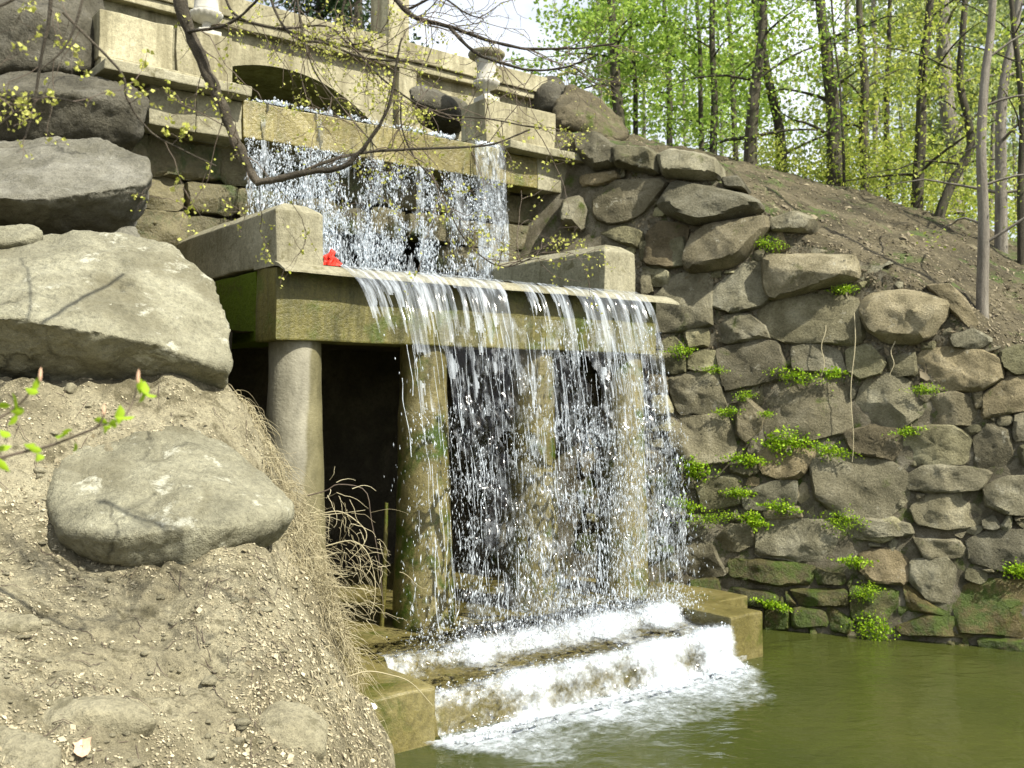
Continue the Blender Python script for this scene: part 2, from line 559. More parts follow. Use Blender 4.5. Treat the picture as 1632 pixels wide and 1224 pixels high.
def drop_mat(name, clear=.3, col=(.78, .85, .92)):
    m, nt, out = mat_new(name)
    d = nn(nt, 'ShaderNodeBsdfPrincipled')
    d.inputs['Base Color'].default_value = (*col, 1)
    d.inputs['Roughness'].default_value = .12
    d.inputs['IOR'].default_value = 1.33
    d.inputs['Specular IOR Level'].default_value = .9
    tl = nn(nt, 'ShaderNodeBsdfTranslucent')
    tl.inputs[0].default_value = (*col, 1)
    m1 = nn(nt, 'ShaderNodeMixShader')
    m1.inputs[0].default_value = .25
    nt.links.new(d.outputs[0], m1.inputs[1])
    nt.links.new(tl.outputs[0], m1.inputs[2])
    t = nn(nt, 'ShaderNodeBsdfTransparent')
    g = nn(nt, 'ShaderNodeNewGeometry')
    a = ramp(nt, g.outputs['Random Per Island'], [(0.0, min(1, clear + .45)), (0.6, clear), (1.0, 0.0)])
    m2 = nn(nt, 'ShaderNodeMixShader')
    nt.links.new(a, m2.inputs[0])
    nt.links.new(m1.outputs[0], m2.inputs[1])
    nt.links.new(t.outputs[0], m2.inputs[2])
    nt.links.new(m2.outputs[0], out.inputs[0])
    return m

def foam_mat(name, gloss=True, amax=1.0, shift=0.0):
    """froth: how much of the surface is froth comes with the mesh, its holes from noise"""
    m, nt, out = mat_new(name)
    at = nn(nt, 'ShaderNodeAttribute', attribute_name='froth')
    co = coords(nt)
    n1 = noise(nt, co, 9.0, 5, .65, .4)
    n2 = noise(nt, co, 30.0, 3, .6)
    ad = nn(nt, 'ShaderNodeMath', operation='MULTIPLY_ADD')
    nt.links.new(n2, ad.inputs[0])
    ad.inputs[1].default_value = .45
    nt.links.new(n1, ad.inputs[2])
    a2 = nn(nt, 'ShaderNodeMath', operation='ADD')
    nt.links.new(ad.outputs[0], a2.inputs[0])
    nt.links.new(at.outputs['Fac'], a2.inputs[1])
    mr = nn(nt, 'ShaderNodeMapRange', interpolation_type='SMOOTHSTEP')
    mr.inputs['From Min'].default_value = .85 + shift
    mr.inputs['From Max'].default_value = 1.9 + shift
    mr.inputs['To Max'].default_value = amax
    nt.links.new(a2.outputs[0], mr.inputs['Value'])
    d = nn(nt, 'ShaderNodeBsdfPrincipled')
    d.inputs['Base Color'].default_value = (.70, .77, .84, 1)
    d.inputs['Roughness'].default_value = .5
    tr = nn(nt, 'ShaderNodeBsdfTransparent')
    gl = nn(nt, 'ShaderNodeBsdfGlossy')
    gl.inputs['Roughness'].default_value = .15
    fr = nn(nt, 'ShaderNodeFresnel')
    fr.inputs[0].default_value = 1.33
    cl = nn(nt, 'ShaderNodeMixShader')
    if gloss:
        nt.links.new(fr.outputs[0], cl.inputs[0])
    else:
        cl.inputs[0].default_value = 0.0
    nt.links.new(tr.outputs[0], cl.inputs[1])
    nt.links.new(gl.outputs[0], cl.inputs[2])
    mx = nn(nt, 'ShaderNodeMixShader')
    nt.links.new(mr.outputs[0], mx.inputs[0])
    nt.links.new(cl.outputs[0], mx.inputs[1])
    nt.links.new(d.outputs[0], mx.inputs[2])
    nt.links.new(mx.outputs[0], out.inputs[0])
    return m
M['froth'] = foam_mat('froth')
M['pool_froth'] = foam_mat('froth_on_pool', False, .8)
M['froth_haze'] = foam_mat('flying_froth', False, .34, .1)
M['pool'] = pool_mat()
M['sheet'] = water_mat('falling_water_sheet', (.44, .70), .60, .07)
M['film'] = water_mat('water_film', (.52, .75), .35, .02, (10, 3, 2.2))
M['plume'] = water_mat('white_water_plume', (.42, .68), .62, .06, (16, 4, 4), fine=(40, 10, 22))
M['drop'] = drop_mat('water_drop', .45)
M['veil'] = water_mat('torn_water_veil', (.50, .76), .34, .0, (10, 3, 5), col=(.74, .80, .86), fine=(30, 10, 13))
M['spray'] = drop_mat('fine_spray', .62)

# ------------------------------------------------------------------ big structure: pool and ground
me = mesh_np('pool', np.array([[-9, -14, 0], [26, -14, 0], [26, 17, 0], [-9, 17, 0.0]]), np.array([[0, 1, 2, 3]]))
tag(link('pool', me, M['pool']), 'murky olive green pool below the waterfall', kind='structure')

# far ground to the horizon, dropping behind the hill crest
def far_ground():
    r = np.concatenate([np.array([0.0]), np.geomspace(4, 1500, 40)])
    n = 72
    a = np.linspace(0, 2 * math.pi, n, endpoint=False)
    V, F = [[0, 0, -1.2]], []
    for i, rr in enumerate(r[1:]):
        for t in a:
            x, y = rr * math.cos(t), rr * math.sin(t)
            k = max(0, min(1, (y - 16) / 10))
            z = -1.2 + k * 6.4 + 0.25 * math.sin(x * .11) * k
            V.append([x, y, z])
    for j in range(n):
        F.append([0, 1 + j, 1 + (j + 1) % n])
    for i in range(len(r) - 2):
        for j in range(n):
            a0 = 1 + i * n + j
            a1 = 1 + i * n + (j + 1) % n
            F.append([a0, a0 + n, a1 + n, a1])
    return mesh_py('ground', V, F, True)
tag(link('ground', far_ground(), M['hill_soil']), 'leaf strewn ground reaching away under the wood', kind='structure')

# left bank: height field through measured points, broken off steeply at its edge to the falls
def tps_fit(pts):
    p = np.array(pts, float)
    n = len(p)
    d = np.linalg.norm(p[:, None, :2] - p[None, :, :2], axis=2)
    K = np.where(d > 0, d * d * np.log(d + 1e-12), 0) + np.eye(n) * 0.05
    A = np.zeros((n + 3, n + 3))
    A[:n, :n] = K
    A[:n, n] = 1
    A[:n, n + 1:] = p[:, :2]
    A[n, :n] = 1
    A[n + 1:, :n] = p[:, :2].T
    b = np.concatenate([p[:, 2], np.zeros(3)])
    w = np.linalg.solve(A, b)
    def f(q):
        d = np.linalg.norm(q[:, None, :] - p[None, :, :2], axis=2)
        K = np.where(d > 0, d * d * np.log(d + 1e-12), 0)
        return K @ w[:n] + w[n] + q @ w[n + 1:]
    return f

bank_px = [(0, 1224, 4.5), (300, 1224, 5.1), (540, 1224, 5.9), (0, 1000, 5.6), (300, 1000, 6.3), (480, 1000, 7.3), (0, 800, 6.7), (0, 650, 7.5),
           (300, 640, 8.1), (385, 640, 8.7), (430, 740, 8.8), (480, 880, 8.3), (570, 1100, 7.2), (400, 900, 7.3), (520, 1000, 7.7), (110, 882, 6.72), (215, 908, 6.66), (320, 898, 6.76), (430, 858, 7.1)]
bank_pts = [tuple(P(*q)) for q in bank_px]
bank_pts += [(-2.5, 2.5, 1.25), (0, 0, 1.3), (-4, 0, 1.6), (-5, 4, 2.3), (-7, 2, 2.8), (-9, 8, 5.0), (-6, 7.5, 3.4), (-5.2, 9.5, 4.2), (-5.5, 11.2, 5.6), (-7.5, 13, 7.0), (-12, 12, 8.0),
             (-12, 0, 4.5), (0, -6, 1.3), (-3.6, 9.3, 3.1), (-4.6, 10.5, 4.6)]
bank_f = tps_fit(bank_pts)
edge_px = [(600, 1224, 6.2), (600, 1105, 7.3), (566, 1010, 7.8), (522, 905, 8.4), (482, 800, 8.95), (430, 700, 9.2), (380, 610, 9.35)]
edge_xy = [(4.0, -3.0), (2.2, 1.6), (0.3, 3.4), (-.55, 4.8)] + [tuple(P(*q)[:2]) for q in edge_px] + [(-3.4, 10.15), (-4.2, 11.3), (-5.2, 12.6)]
EDGE = np.array(edge_xy)

def edge_dist(q):
    """signed distance beyond the bank edge (positive on the falls' side)"""
    best = np.full(len(q), 1e9)
    sgn = np.zeros(len(q))
    for a, b in zip(EDGE[:-1], EDGE[1:]):
        ab = b - a
        t = np.clip(((q - a) @ ab) / (ab @ ab), 0, 1)
        c = a + t[:, None] * ab
        d = np.linalg.norm(q - c, axis=1)
        s = -(ab[0] * (q[:, 1] - a[1]) - ab[1] * (q[:, 0] - a[0]))
        m = d < best
        best[m] = d[m]
        sgn[m] = np.sign(s[m])
    return best * sgn

def bank_z(q):
    q = np.asarray(q, float)
    z = bank_f(q)
    q3 = np.concatenate([q, np.zeros((len(q), 1))], 1)
    z = z + fbm(q3 * 1.3, 4, 3) * .08 + fbm(q3 * 5, 4, 8, .6) * .05 - np.clip(.25 - np.abs(fbm(q3 * 1.9, 3, 14)), 0, 1) * .16
    d = edge_dist(q) + fbm(q3 * 2.2, 3, 21) * .10
    drop = np.where(d > -0.25, (d + .25) * 0.6, 0) + np.where(d > 0, d * 6.0, 0)
    return np.maximum(z - drop, -0.6)

def bank_mesh():
    xs = np.concatenate([np.linspace(-13, -4.8, 50), np.linspace(-4.75, .3, 170), np.linspace(.45, 4, 14)])
    ys = np.concatenate([np.linspace(-6, 3.4, 24), np.linspace(3.5, 10.8, 210), np.linspace(10.9, 14, 16)])
    X, Y = np.meshgrid(xs, ys, indexing='ij')
    q = np.stack([X.ravel(), Y.ravel()], 1)
    V = np.concatenate([q, bank_z(q)[:, None]], 1)
    n3 = np.stack([fbm(V * 5, 3, 41), fbm(V * 5, 3, 47)], 1) * .03
    V[:, :2] += n3
    F = grid_faces(len(xs), len(ys))
    keep = ~((V[F[:, 0], 2] < -.55) & (V[F[:, 2], 2] < -.55))
    return V, F[keep]
BV, BF = bank_mesh()
bank = tag(link('dirt_bank', mesh_np('dirt_bank', BV, BF, True), M['soil']), 'dry tan earth bank with crumbled leaves in the left foreground', kind='structure')
bank_bvh = BVHTree.FromPolygons([tuple(v) for v in BV], [tuple(f) for f in BF])

# right hillside: battered face of the stone wall's bedding, then the slope up to the crest
W0 = np.array([3.32, 13.43, 0.0])
WD = np.array([.930, -.368, 0.0])
WB = np.array([.368, .930, 0.0])
BATTER = .20

def wall_pt(s, z, out=0.0):
    return W0 + WD * s + WB * (BATTER * z - out) + np.array([0, 0, z])

def wall_hit(px, py):
    """(s, z) where the sight line through a photo point meets the battered wall plane"""
    r = ray(px, py)
    o = np.array([0, 0, CAMZ])
    n = WB - np.array([0, 0, BATTER])
    t = ((W0 - o) @ n) / (r @ n)
    p = o + r * t
    return float((p - W0) @ WD), float(p[2])

top_px = [(700, 215), (905, 225), (985, 242), (1060, 262), (1140, 290), (1210, 335), (1300, 395), (1380, 425), (1470, 470), (1540, 520), (1632, 590), (1800, 660), (2100, 720)]
top_sz = np.array([wall_hit(*q) for q in top_px])
cr_px = [(700, 185), (905, 203), (1010, 218), (1200, 263), (1300, 285), (1400, 312), (1480, 334), (1632, 385), (1900, 470), (2400, 590)]

def hillside():
    ss = np.concatenate([np.linspace(-5.2, 9, 150), np.linspace(9.3, 22, 30)])
    rows = []
    for s in ss:
        zt = np.interp(s, top_sz[:, 0], top_sz[:, 1]) + .05
        zz = np.linspace(-.6, zt, 34)
        face = np.array([wall_pt(s, z, -.01) for z in zz])
        e = face[-1]
        dd = np.concatenate([np.linspace(.12, 6.2, 44), np.linspace(6.6, 9, 6), np.array([11, 14, 20, 32])])
        c6 = e + WB * 6.4
        cx = 816 + FPX * c6[0] / c6[1]
        cz = CAMZ + (635 - np.interp(cx, [q[0] for q in cr_px], [q[1] for q in cr_px])) / FPX * c6[1]
        back = []
        for d in dd:
            p = e + WB * d
            k = min(d / 6.4, 1)
            z = e[2] + (cz - e[2]) * (k ** .85)
            if d > 6.4:
                z -= (d - 6.4) * .16
            back.append([p[0], p[1], max(z, 5.0) if d > 10 else z])
        rows.append(np.concatenate([face, np.array(back)]))
    A = np.array(rows)
    nu, nv = A.shape[:2]
    V = A.reshape(-1, 3)
    jj = np.tile(np.arange(nv), nu)
    amp = np.where(jj < 34, .05, .07)
    n = fbm(V * 1.6, 4, 11)
    V[:, 2] += n * np.where(jj < 34, 0.02, .10) + fbm(V * 7, 3, 12) * np.where(jj < 34, 0.0, .03)
    V[:, :3] += -WB[None, :] * (fbm(V * 4, 4, 13) * amp)[:, None]
    return V, grid_faces(nu, nv), jj
HV, HF, HJ = hillside()
wallpart = HJ[HF].max(1) < 34
hill = tag(link('hillside', mesh_np('hillside', HV, HF[~wallpart], True), M['hill_soil']), 'brown leaf strewn hillside rising behind the stone wall', kind='structure')
hill_bvh = BVHTree.FromPolygons([tuple(v) for v in HV], [tuple(f) for f in HF])

def hill_hit(px, py):
    r = Vector(ray(px, py)).normalized()
    loc, nrm, i, d = hill_bvh.ray_cast(Vector((0, 0, CAMZ)), r)
    return np.array(loc) if loc is not None else None

def hill_z(x, y):
    loc, nrm, i, d = hill_bvh.ray_cast(Vector((x, y, 40)), Vector((0, 0, -1)))
    return loc.z if loc is not None else 5.2

# ------------------------------------------------------------------ boulders
def hull_rock(name, pts, mat, voxel=.05, smooth=8, amp=.05, seed=0, parent=None, strata=None):
    bm = bmesh.new()
    for p in pts:
        bm.verts.new(Vector([float(c) for c in p]))
    r = bmesh.ops.convex_hull(bm, input=list(bm.verts))
    junk = [g for g in r['geom_interior'] if isinstance(g, bmesh.types.BMVert)] + [v for v in bm.verts if not v.link_faces]
    bmesh.ops.delete(bm, geom=list(set(junk)), context='VERTS')
    me = bm_mesh(name, bm)
    o = bpy.data.objects.new(name, me)
    COL.objects.link(o)
    md = o.modifiers.new('r', 'REMESH')
    md.mode = 'VOXEL'
    md.voxel_size = voxel
    dg = bpy.context.evaluated_depsgraph_get()
    ev = bpy.data.meshes.new_from_object(o.evaluated_get(dg))
    bpy.data.objects.remove(o)
    bpy.data.meshes.remove(me)
    n = len(ev.vertices)
    V = np.empty(n * 3)
    ev.vertices.foreach_get('co', V)
    V = V.reshape(-1, 3)
    E = np.empty(len(ev.edges) * 2, dtype=np.int32)
    ev.edges.foreach_get('vertices', E)
    E = E.reshape(-1, 2)
    deg = np.bincount(E.ravel(), minlength=n).reshape(-1, 1)
    for _ in range(smooth):
        acc = np.zeros_like(V)
        np.add.at(acc, E[:, 0], V[E[:, 1]])
        np.add.at(acc, E[:, 1], V[E[:, 0]])
        V = V * .4 + acc / deg * .6
    ev.vertices.foreach_set('co', V.ravel())
    ev.update()
    N = np.empty(n * 3)
    ev.vertices.foreach_get('normal', N)
    N = N.reshape(-1, 3)
    d = fbm(V * 1.1, 3, seed) * amp + fbm(V * 4.5, 4, seed + 9, .6) * amp * .45
    rid = 1 - np.abs(fbm(V * 2.0, 3, seed + 31))
    d -= np.clip(rid - .95, 0, 1) * amp * 7
    st_ = fbm(V * np.array([1.7, 1.7, 2.6]), 3, seed + 51)
    d += (np.round(st_ * 3.5) / 3.5 - st_) * amp * .8
    if strata:
        d += np.sin(V[:, 2] * strata + fbm(V * 1.5, 2, seed + 3) * 3) * amp * .25
    V = V + N * d[:, None]
    ev.vertices.foreach_set('co', V.ravel())
    ev.polygons.foreach_set('use_smooth', np.ones(len(ev.polygons), dtype=bool))
    ev.update()
    ev.name = name
    return link(name, ev, mat, parent)

def px_rock(name, front, back, mat, **kw):
    """front: (px, py, depth) on the near surface; back: metres by which copies are pushed away and sunk"""
    pts = [P(*q) for q in front]
    c = np.mean(pts, 0)
    for p in list(pts):
        r = p - np.array([0, 0, CAMZ])
        r[2] = 0
        r /= np.linalg.norm(r)
        q = c + (p - c) * .8 + r * back
        q[2] -= .25
        pts.append(q)
    return hull_rock(name, pts, mat, **kw)

b = px_rock('boulder', [(-180, 385, 9.4), (0, 374, 9.3), (200, 368, 9.3), (275, 383, 9.2), (348, 450, 9.0), (372, 520, 8.7),
                        (371, 592, 8.35), (250, 548, 7.95), (150, 528, 7.7), (0, 506, 7.5), (-180, 488, 7.4),
                        (-180, 600, 8.1), (0, 590, 8.1), (120, 612, 8.2), (240, 634, 8.4), (362, 628, 8.6)], 1.2, M['boulder'], voxel=.045, smooth=3, amp=.055, seed=1)
tag(b, 'largest pale grey boulder with a flat sunlit face beside the pillars', 'boulder', 'boulders on the left bank')
b = px_rock('boulder', [(-180, 235, 10.9), (0, 230, 10.8), (100, 220, 10.7), (168, 223, 10.6), (238, 250, 10.3), (250, 276, 10.1),
                        (236, 294, 9.9), (150, 306, 9.6), (60, 324, 9.4), (0, 316, 9.3), (-180, 300, 9.2),
                        (212, 350, 10.2), (100, 366, 10.0), (0, 358, 9.9), (-180, 352, 9.9)], 1.0, M['boulder_blue'], voxel=.045, smooth=3, amp=.06, seed=2)
tag(b, 'wedge shaped grey boulder with lit top and black underside below the concrete ledge', 'boulder', 'boulders on the left bank')
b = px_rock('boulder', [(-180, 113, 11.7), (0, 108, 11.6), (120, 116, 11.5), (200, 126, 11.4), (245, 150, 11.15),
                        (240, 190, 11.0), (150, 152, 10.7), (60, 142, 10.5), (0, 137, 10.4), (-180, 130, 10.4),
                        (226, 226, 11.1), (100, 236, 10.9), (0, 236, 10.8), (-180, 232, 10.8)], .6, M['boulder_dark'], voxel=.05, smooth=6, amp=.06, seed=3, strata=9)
tag(b, 'dark layered boulder with bluish top against the concrete ledge', 'boulder', 'boulders on the left bank')
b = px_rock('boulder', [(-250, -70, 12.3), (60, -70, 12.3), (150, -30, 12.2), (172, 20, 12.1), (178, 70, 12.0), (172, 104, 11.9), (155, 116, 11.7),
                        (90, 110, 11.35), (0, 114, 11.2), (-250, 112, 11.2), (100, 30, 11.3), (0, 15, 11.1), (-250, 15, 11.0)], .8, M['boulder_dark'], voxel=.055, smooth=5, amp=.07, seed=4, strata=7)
tag(b, 'dark rounded boulder in the top corner beside the concrete panels', 'boulder', 'boulders on the left bank')
b = px_rock('boulder', [(66, 806, 7.02), (72, 760, 7.22), (100, 698, 7.52), (167, 675, 7.82), (233, 668, 7.92), (300, 673, 7.97), (352, 696, 8.02), (400, 726, 7.92), (446, 784, 7.82), (468, 806, 7.62),
                        (90, 840, 6.57), (180, 856, 6.47), (280, 842, 6.57), (380, 836, 6.82), (460, 818, 7.32),
                        (88, 866, 6.77), (150, 894, 6.67), (220, 908, 6.67), (310, 899, 6.77), (400, 868, 7.02), (462, 834, 7.37)], .5, M['boulder'], voxel=.035, smooth=4, amp=.04, seed=5)
tag(b, 'oval pale boulder sunk in the dirt bank in front of the pillar', 'boulder', 'boulders on the left bank')
b = px_rock('boulder', [(-60, 362, 9.0), (20, 352, 9.2), (60, 352, 9.2), (72, 368, 9.1), (30, 384, 8.9), (-60, 398, 8.8), (0, 404, 9.0), (60, 398, 9.1)], .4, M['boulder'], voxel=.035, smooth=4, amp=.03, seed=6)
tag(b, 'small grey rock wedged between the wedge boulder and the largest boulder', 'boulder', 'boulders on the left bank')
b = px_rock('boulder', [(95, 376, 9.5), (130, 362, 9.7), (170, 366, 9.7), (185, 380, 9.6), (110, 392, 9.4), (180, 394, 9.5)], .4, M['boulder_blue'], voxel=.03, smooth=3, amp=.03, seed=7)
tag(b, 'small jagged rock on top of the largest boulder, left of its twin', 'boulder', 'boulders on the left bank')
b = px_rock('boulder', [(172, 372, 9.7), (190, 356, 9.9), (222, 358, 9.9), (228, 376, 9.8), (180, 388, 9.6), (226, 390, 9.7)], .4, M['boulder_blue'], voxel=.03, smooth=3, amp=.03, seed=8)
tag(b, 'small jagged rock on top of the largest boulder, nearest the concrete block', 'boulder', 'boulders on the left bank')
# flat stones set in the earth
b = px_rock('embedded_stone', [(30, 1150, 5.010), (90, 1112, 5.210), (170, 1105, 5.310), (235, 1125, 5.310), (255, 1150, 5.210), (200, 1172, 5.110), (110, 1180, 5.010), (50, 1172, 4.960), (140, 1132, 5.060)], .15, M['soil_stone'], voxel=.02, smooth=4, amp=.015, seed=9)
tag(b, 'low tan stone showing through the dirt behind the pale dead leaf', 'stone', 'stones in the dirt bank')
b = px_rock('embedded_stone', [(-60, 1160, 4.760), (0, 1150, 4.810), (60, 1165, 4.810), (100, 1190, 4.760), (90, 1230, 4.610), (0, 1260, 4.510), (-60, 1250, 4.510), (30, 1190, 4.680)], .12, M['soil_stone'], voxel=.02, smooth=4, amp=.015, seed=10)
tag(b, 'cracked flat stone in the bottom corner of the dirt bank', 'stone', 'stones in the dirt bank')
b = px_rock('embedded_stone', [(405, 1140, 5.960), (440, 1112, 6.160), (490, 1118, 6.260), (525, 1150, 6.160), (520, 1195, 5.960), (450, 1215, 5.760), (405, 1190, 5.760), (465, 1150, 5.910)], .12, M['soil_stone'], voxel=.02, smooth=4, amp=.015, seed=12)
tag(b, 'rounded tan stone near the broken edge of the dirt bank', 'stone', 'stones in the dirt bank')
b = px_rock('embedded_stone', [(-60, 975, 5.710), (0, 968, 5.760), (60, 975, 5.810), (75, 992, 5.760), (20, 1005, 5.660), (-60, 1005, 5.610)], .1, M['soil_stone'], voxel=.02, smooth=4, amp=.012, seed=13)
tag(b, 'pale slab flush with the dirt below the oval boulder', 'stone', 'stones in the dirt bank')

# rocks at the head of the falls, right of the bridge
b = px_rock('boulder', [(885, 150, 18.0), (905, 130, 18.4), (960, 160, 18.4), (995, 185, 18.3), (1008, 215, 18.0), (985, 222, 17.4), (930, 215, 17.2), (890, 200, 17.2), (880, 175, 17.5), (940, 180, 17.2)], 1.4, M['hill_rock'], voxel=.06, smooth=5, amp=.09, seed=14)
tag(b, 'brown hump of rock behind the vase pedestal near the green trees', 'boulder', 'rocks above the falls')
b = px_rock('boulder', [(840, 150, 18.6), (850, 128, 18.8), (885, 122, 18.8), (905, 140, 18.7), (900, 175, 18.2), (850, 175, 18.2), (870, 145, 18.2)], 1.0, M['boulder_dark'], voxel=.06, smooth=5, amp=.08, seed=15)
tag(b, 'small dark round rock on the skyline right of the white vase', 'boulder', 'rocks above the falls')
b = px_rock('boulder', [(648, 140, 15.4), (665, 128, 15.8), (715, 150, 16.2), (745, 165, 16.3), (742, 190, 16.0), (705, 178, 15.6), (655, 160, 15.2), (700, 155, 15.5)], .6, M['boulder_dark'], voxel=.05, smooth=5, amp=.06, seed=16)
tag(b, 'dark long rock between the bridge and the vase pedestal', 'boulder', 'rocks above the falls')

# ------------------------------------------------------------------ stone retaining wall
wall = tag(empty('fieldstone_wall', W0), 'rough fieldstone retaining wall rising from the pool right of the falls', 'wall')
link('bedding', mesh_np('bedding', HV - W0, HF[wallpart], True), M['mortar'], wall)

def c7(l): return [(x / 2.582 + 1000, y / 2.582 + 380) for x, y in l]
def c9(l): return [(x / 2.804 + 1050, y / 2.804 + 800) for x, y in l]
def c3(l): return [(x / 3 + 700, y / 3 + 50) for x, y in l]

ST = []
for l in [
    [(60, 20), (230, 0), (235, 110), (110, 122), (65, 90)],
    [(105, 260), (185, 175), (240, 150), (335, 165), (340, 350), (230, 370), (115, 375)],
    [(345, 230), (480, 110), (560, 100), (585, 240), (540, 280), (430, 300), (360, 270)],
    [(335, 330), (500, 315), (560, 360), (575, 410), (430, 430), (340, 410)],
    [(560, 300), (640, 260), (760, 240), (930, 250), (950, 400), (930, 430), (660, 420), (580, 390)],
    [(250, 490), (300, 460), (360, 465), (370, 535), (310, 550), (250, 535)],
    [(380, 460), (560, 425), (610, 440), (640, 520), (610, 580), (420, 620), (400, 580)],
    [(680, 450), (790, 430), (870, 470), (890, 550), (690, 545)],
    [(905, 460), (1000, 440), (1060, 510), (1040, 555), (960, 575), (910, 540)],
    [(1190, 520), (1230, 470), (1330, 455), (1440, 465), (1520, 500), (1530, 570), (1440, 620), (1330, 620), (1220, 580)],
    [(170, 585), (280, 550), (370, 560), (400, 690), (350, 715), (220, 710)],
    [(480, 650), (560, 720), (550, 780), (490, 835), (450, 800), (450, 720)],
    [(580, 600), (870, 565), (905, 640), (900, 780), (760, 820), (590, 815)],
    [(960, 640), (1010, 565), (1100, 570), (1200, 620), (1200, 710), (1130, 770), (1000, 775), (950, 750)],
    [(1210, 720), (1260, 650), (1330, 630), (1400, 650), (1455, 765), (1215, 755)],
    [(1470, 640), (1560, 580), (1700, 560), (1700, 690), (1560, 720), (1470, 735)],
    [(180, 740), (400, 735), (440, 850), (410, 910), (270, 925), (190, 850)],
    [(900, 800), (1000, 775), (1135, 790), (1130, 910), (960, 890), (920, 860)],
    [(1150, 820), (1180, 780), (1330, 775), (1400, 830), (1380, 920), (1250, 930), (1150, 900)],
    [(1430, 830), (1480, 770), (1560, 800), (1580, 900), (1530, 970), (1440, 940)],
    [(545, 890), (600, 850), (750, 845), (765, 890), (720, 970), (640, 990), (560, 960)],
    [(430, 925), (530, 920), (550, 955), (500, 980), (430, 965)],
    [(285, 1010), (370, 980), (460, 985), (460, 1090), (320, 1115)],
    [(480, 1050), (600, 1000), (690, 1000), (690, 1090), (600, 1115), (490, 1110)],
    [(770, 920), (890, 890), (1060, 920), (1130, 960), (1140, 1060), (1050, 1140), (900, 1140), (790, 1060)],
    [(1160, 980), (1220, 935), (1380, 940), (1480, 960), (1440, 1030), (1290, 1045), (1170, 1030)],
    [(1470, 1030), (1560, 980), (1700, 990), (1700, 1140), (1560, 1130), (1480, 1090)],
    [(1180, 1110), (1250, 1060), (1380, 1060), (1460, 1130), (1440, 1170), (1340, 1195), (1200, 1170)],
    [(1610, 860), (1700, 840), (1700, 950), (1620, 930)],
    [(90, 490), (180, 400), (235, 450), (240, 550), (110, 555)],
    [(240, 380), (330, 375), (335, 440), (250, 455)],
    [(1420, 640), (1460, 625), (1465, 690), (1430, 700)],
    [(1070, 490), (1180, 470), (1190, 560), (1090, 570)],
    [(1240, 205), (1330, 195), (1400, 270), (1440, 350), (1400, 360), (1330, 300)],
    [(1330, 400), (1420, 370), (1500, 420), (1440, 455), (1340, 445)],
    [(1540, 470), (1600, 440), (1720, 460), (1720, 540), (1600, 560), (1540, 520)],
    [(90, 560), (165, 570), (170, 640), (100, 640)],
    [(100, 650), (165, 650), (190, 720), (110, 730)],
    [(1590, 730), (1700, 710), (1700, 820), (1600, 830)],
    [(830, 1180), (980, 1150), (1150, 1170), (1160, 1220), (860, 1230)],
    [(560, 1120), (700, 1100), (720, 1150), (580, 1160)],
    [(60, 140), (100, 135), (105, 220), (60, 230)],
]:
    ST.append((c7(l), .10, 0))
for l in [
    [(70, 60), (180, 60), (220, 130), (150, 160), (70, 100)],
    [(250, 180), (320, 100), (400, 110), (430, 180), (350, 220), (270, 200)],
    [(460, 140), (520, 80), (740, 85), (800, 140), (840, 200), (820, 280), (700, 260), (460, 235)],
    [(60, 180), (230, 190), (290, 320), (170, 330), (80, 270)],
    [(330, 260), (500, 260), (680, 290), (660, 360), (540, 370), (340, 330)],
    [(700, 290), (830, 330), (820, 370), (710, 360)],
    [(910, 230), (1020, 210), (1120, 260), (1100, 360), (960, 350), (900, 300)],
    [(1390, 170), (1500, 130), (1700, 130), (1700, 290), (1540, 300), (1400, 260)],
    [(1370, 370), (1640, 350), (1760, 380), (1760, 600), (1500, 580), (1360, 570), (1345, 480)],
    [(1130, 270), (1290, 250), (1330, 330), (1310, 440), (1200, 430), (1130, 340)],
    [(600, 390), (830, 390), (840, 460), (640, 460)],
    [(860, 380), (980, 370), (1090, 420), (1000, 540), (870, 520)],
    [(1070, 560), (1200, 500), (1330, 520), (1390, 600), (1100, 590)],
    [(150, 350), (260, 340), (270, 420), (160, 410)],
    [(290, 380), (500, 400), (530, 440), (480, 470), (300, 440)],
    [(600, 470), (740, 480), (750, 550), (600, 560)],
    [(760, 460), (860, 530), (850, 590), (770, 570)],
    [(1100, 370), (1200, 440), (1290, 490), (1290, 510), (1120, 480)],
    [(1440, 610), (1760, 620), (1760, 680), (1450, 650)],
    [(1140, 160), (1330, 170), (1380, 240), (1200, 250)],
    [(880, 100), (1050, 70), (1100, 130), (1000, 180), (890, 160)],
    [(480, 480), (580, 480), (580, 570), (470, 570)],
]:
    ST.append((c9(l), .09, 1))
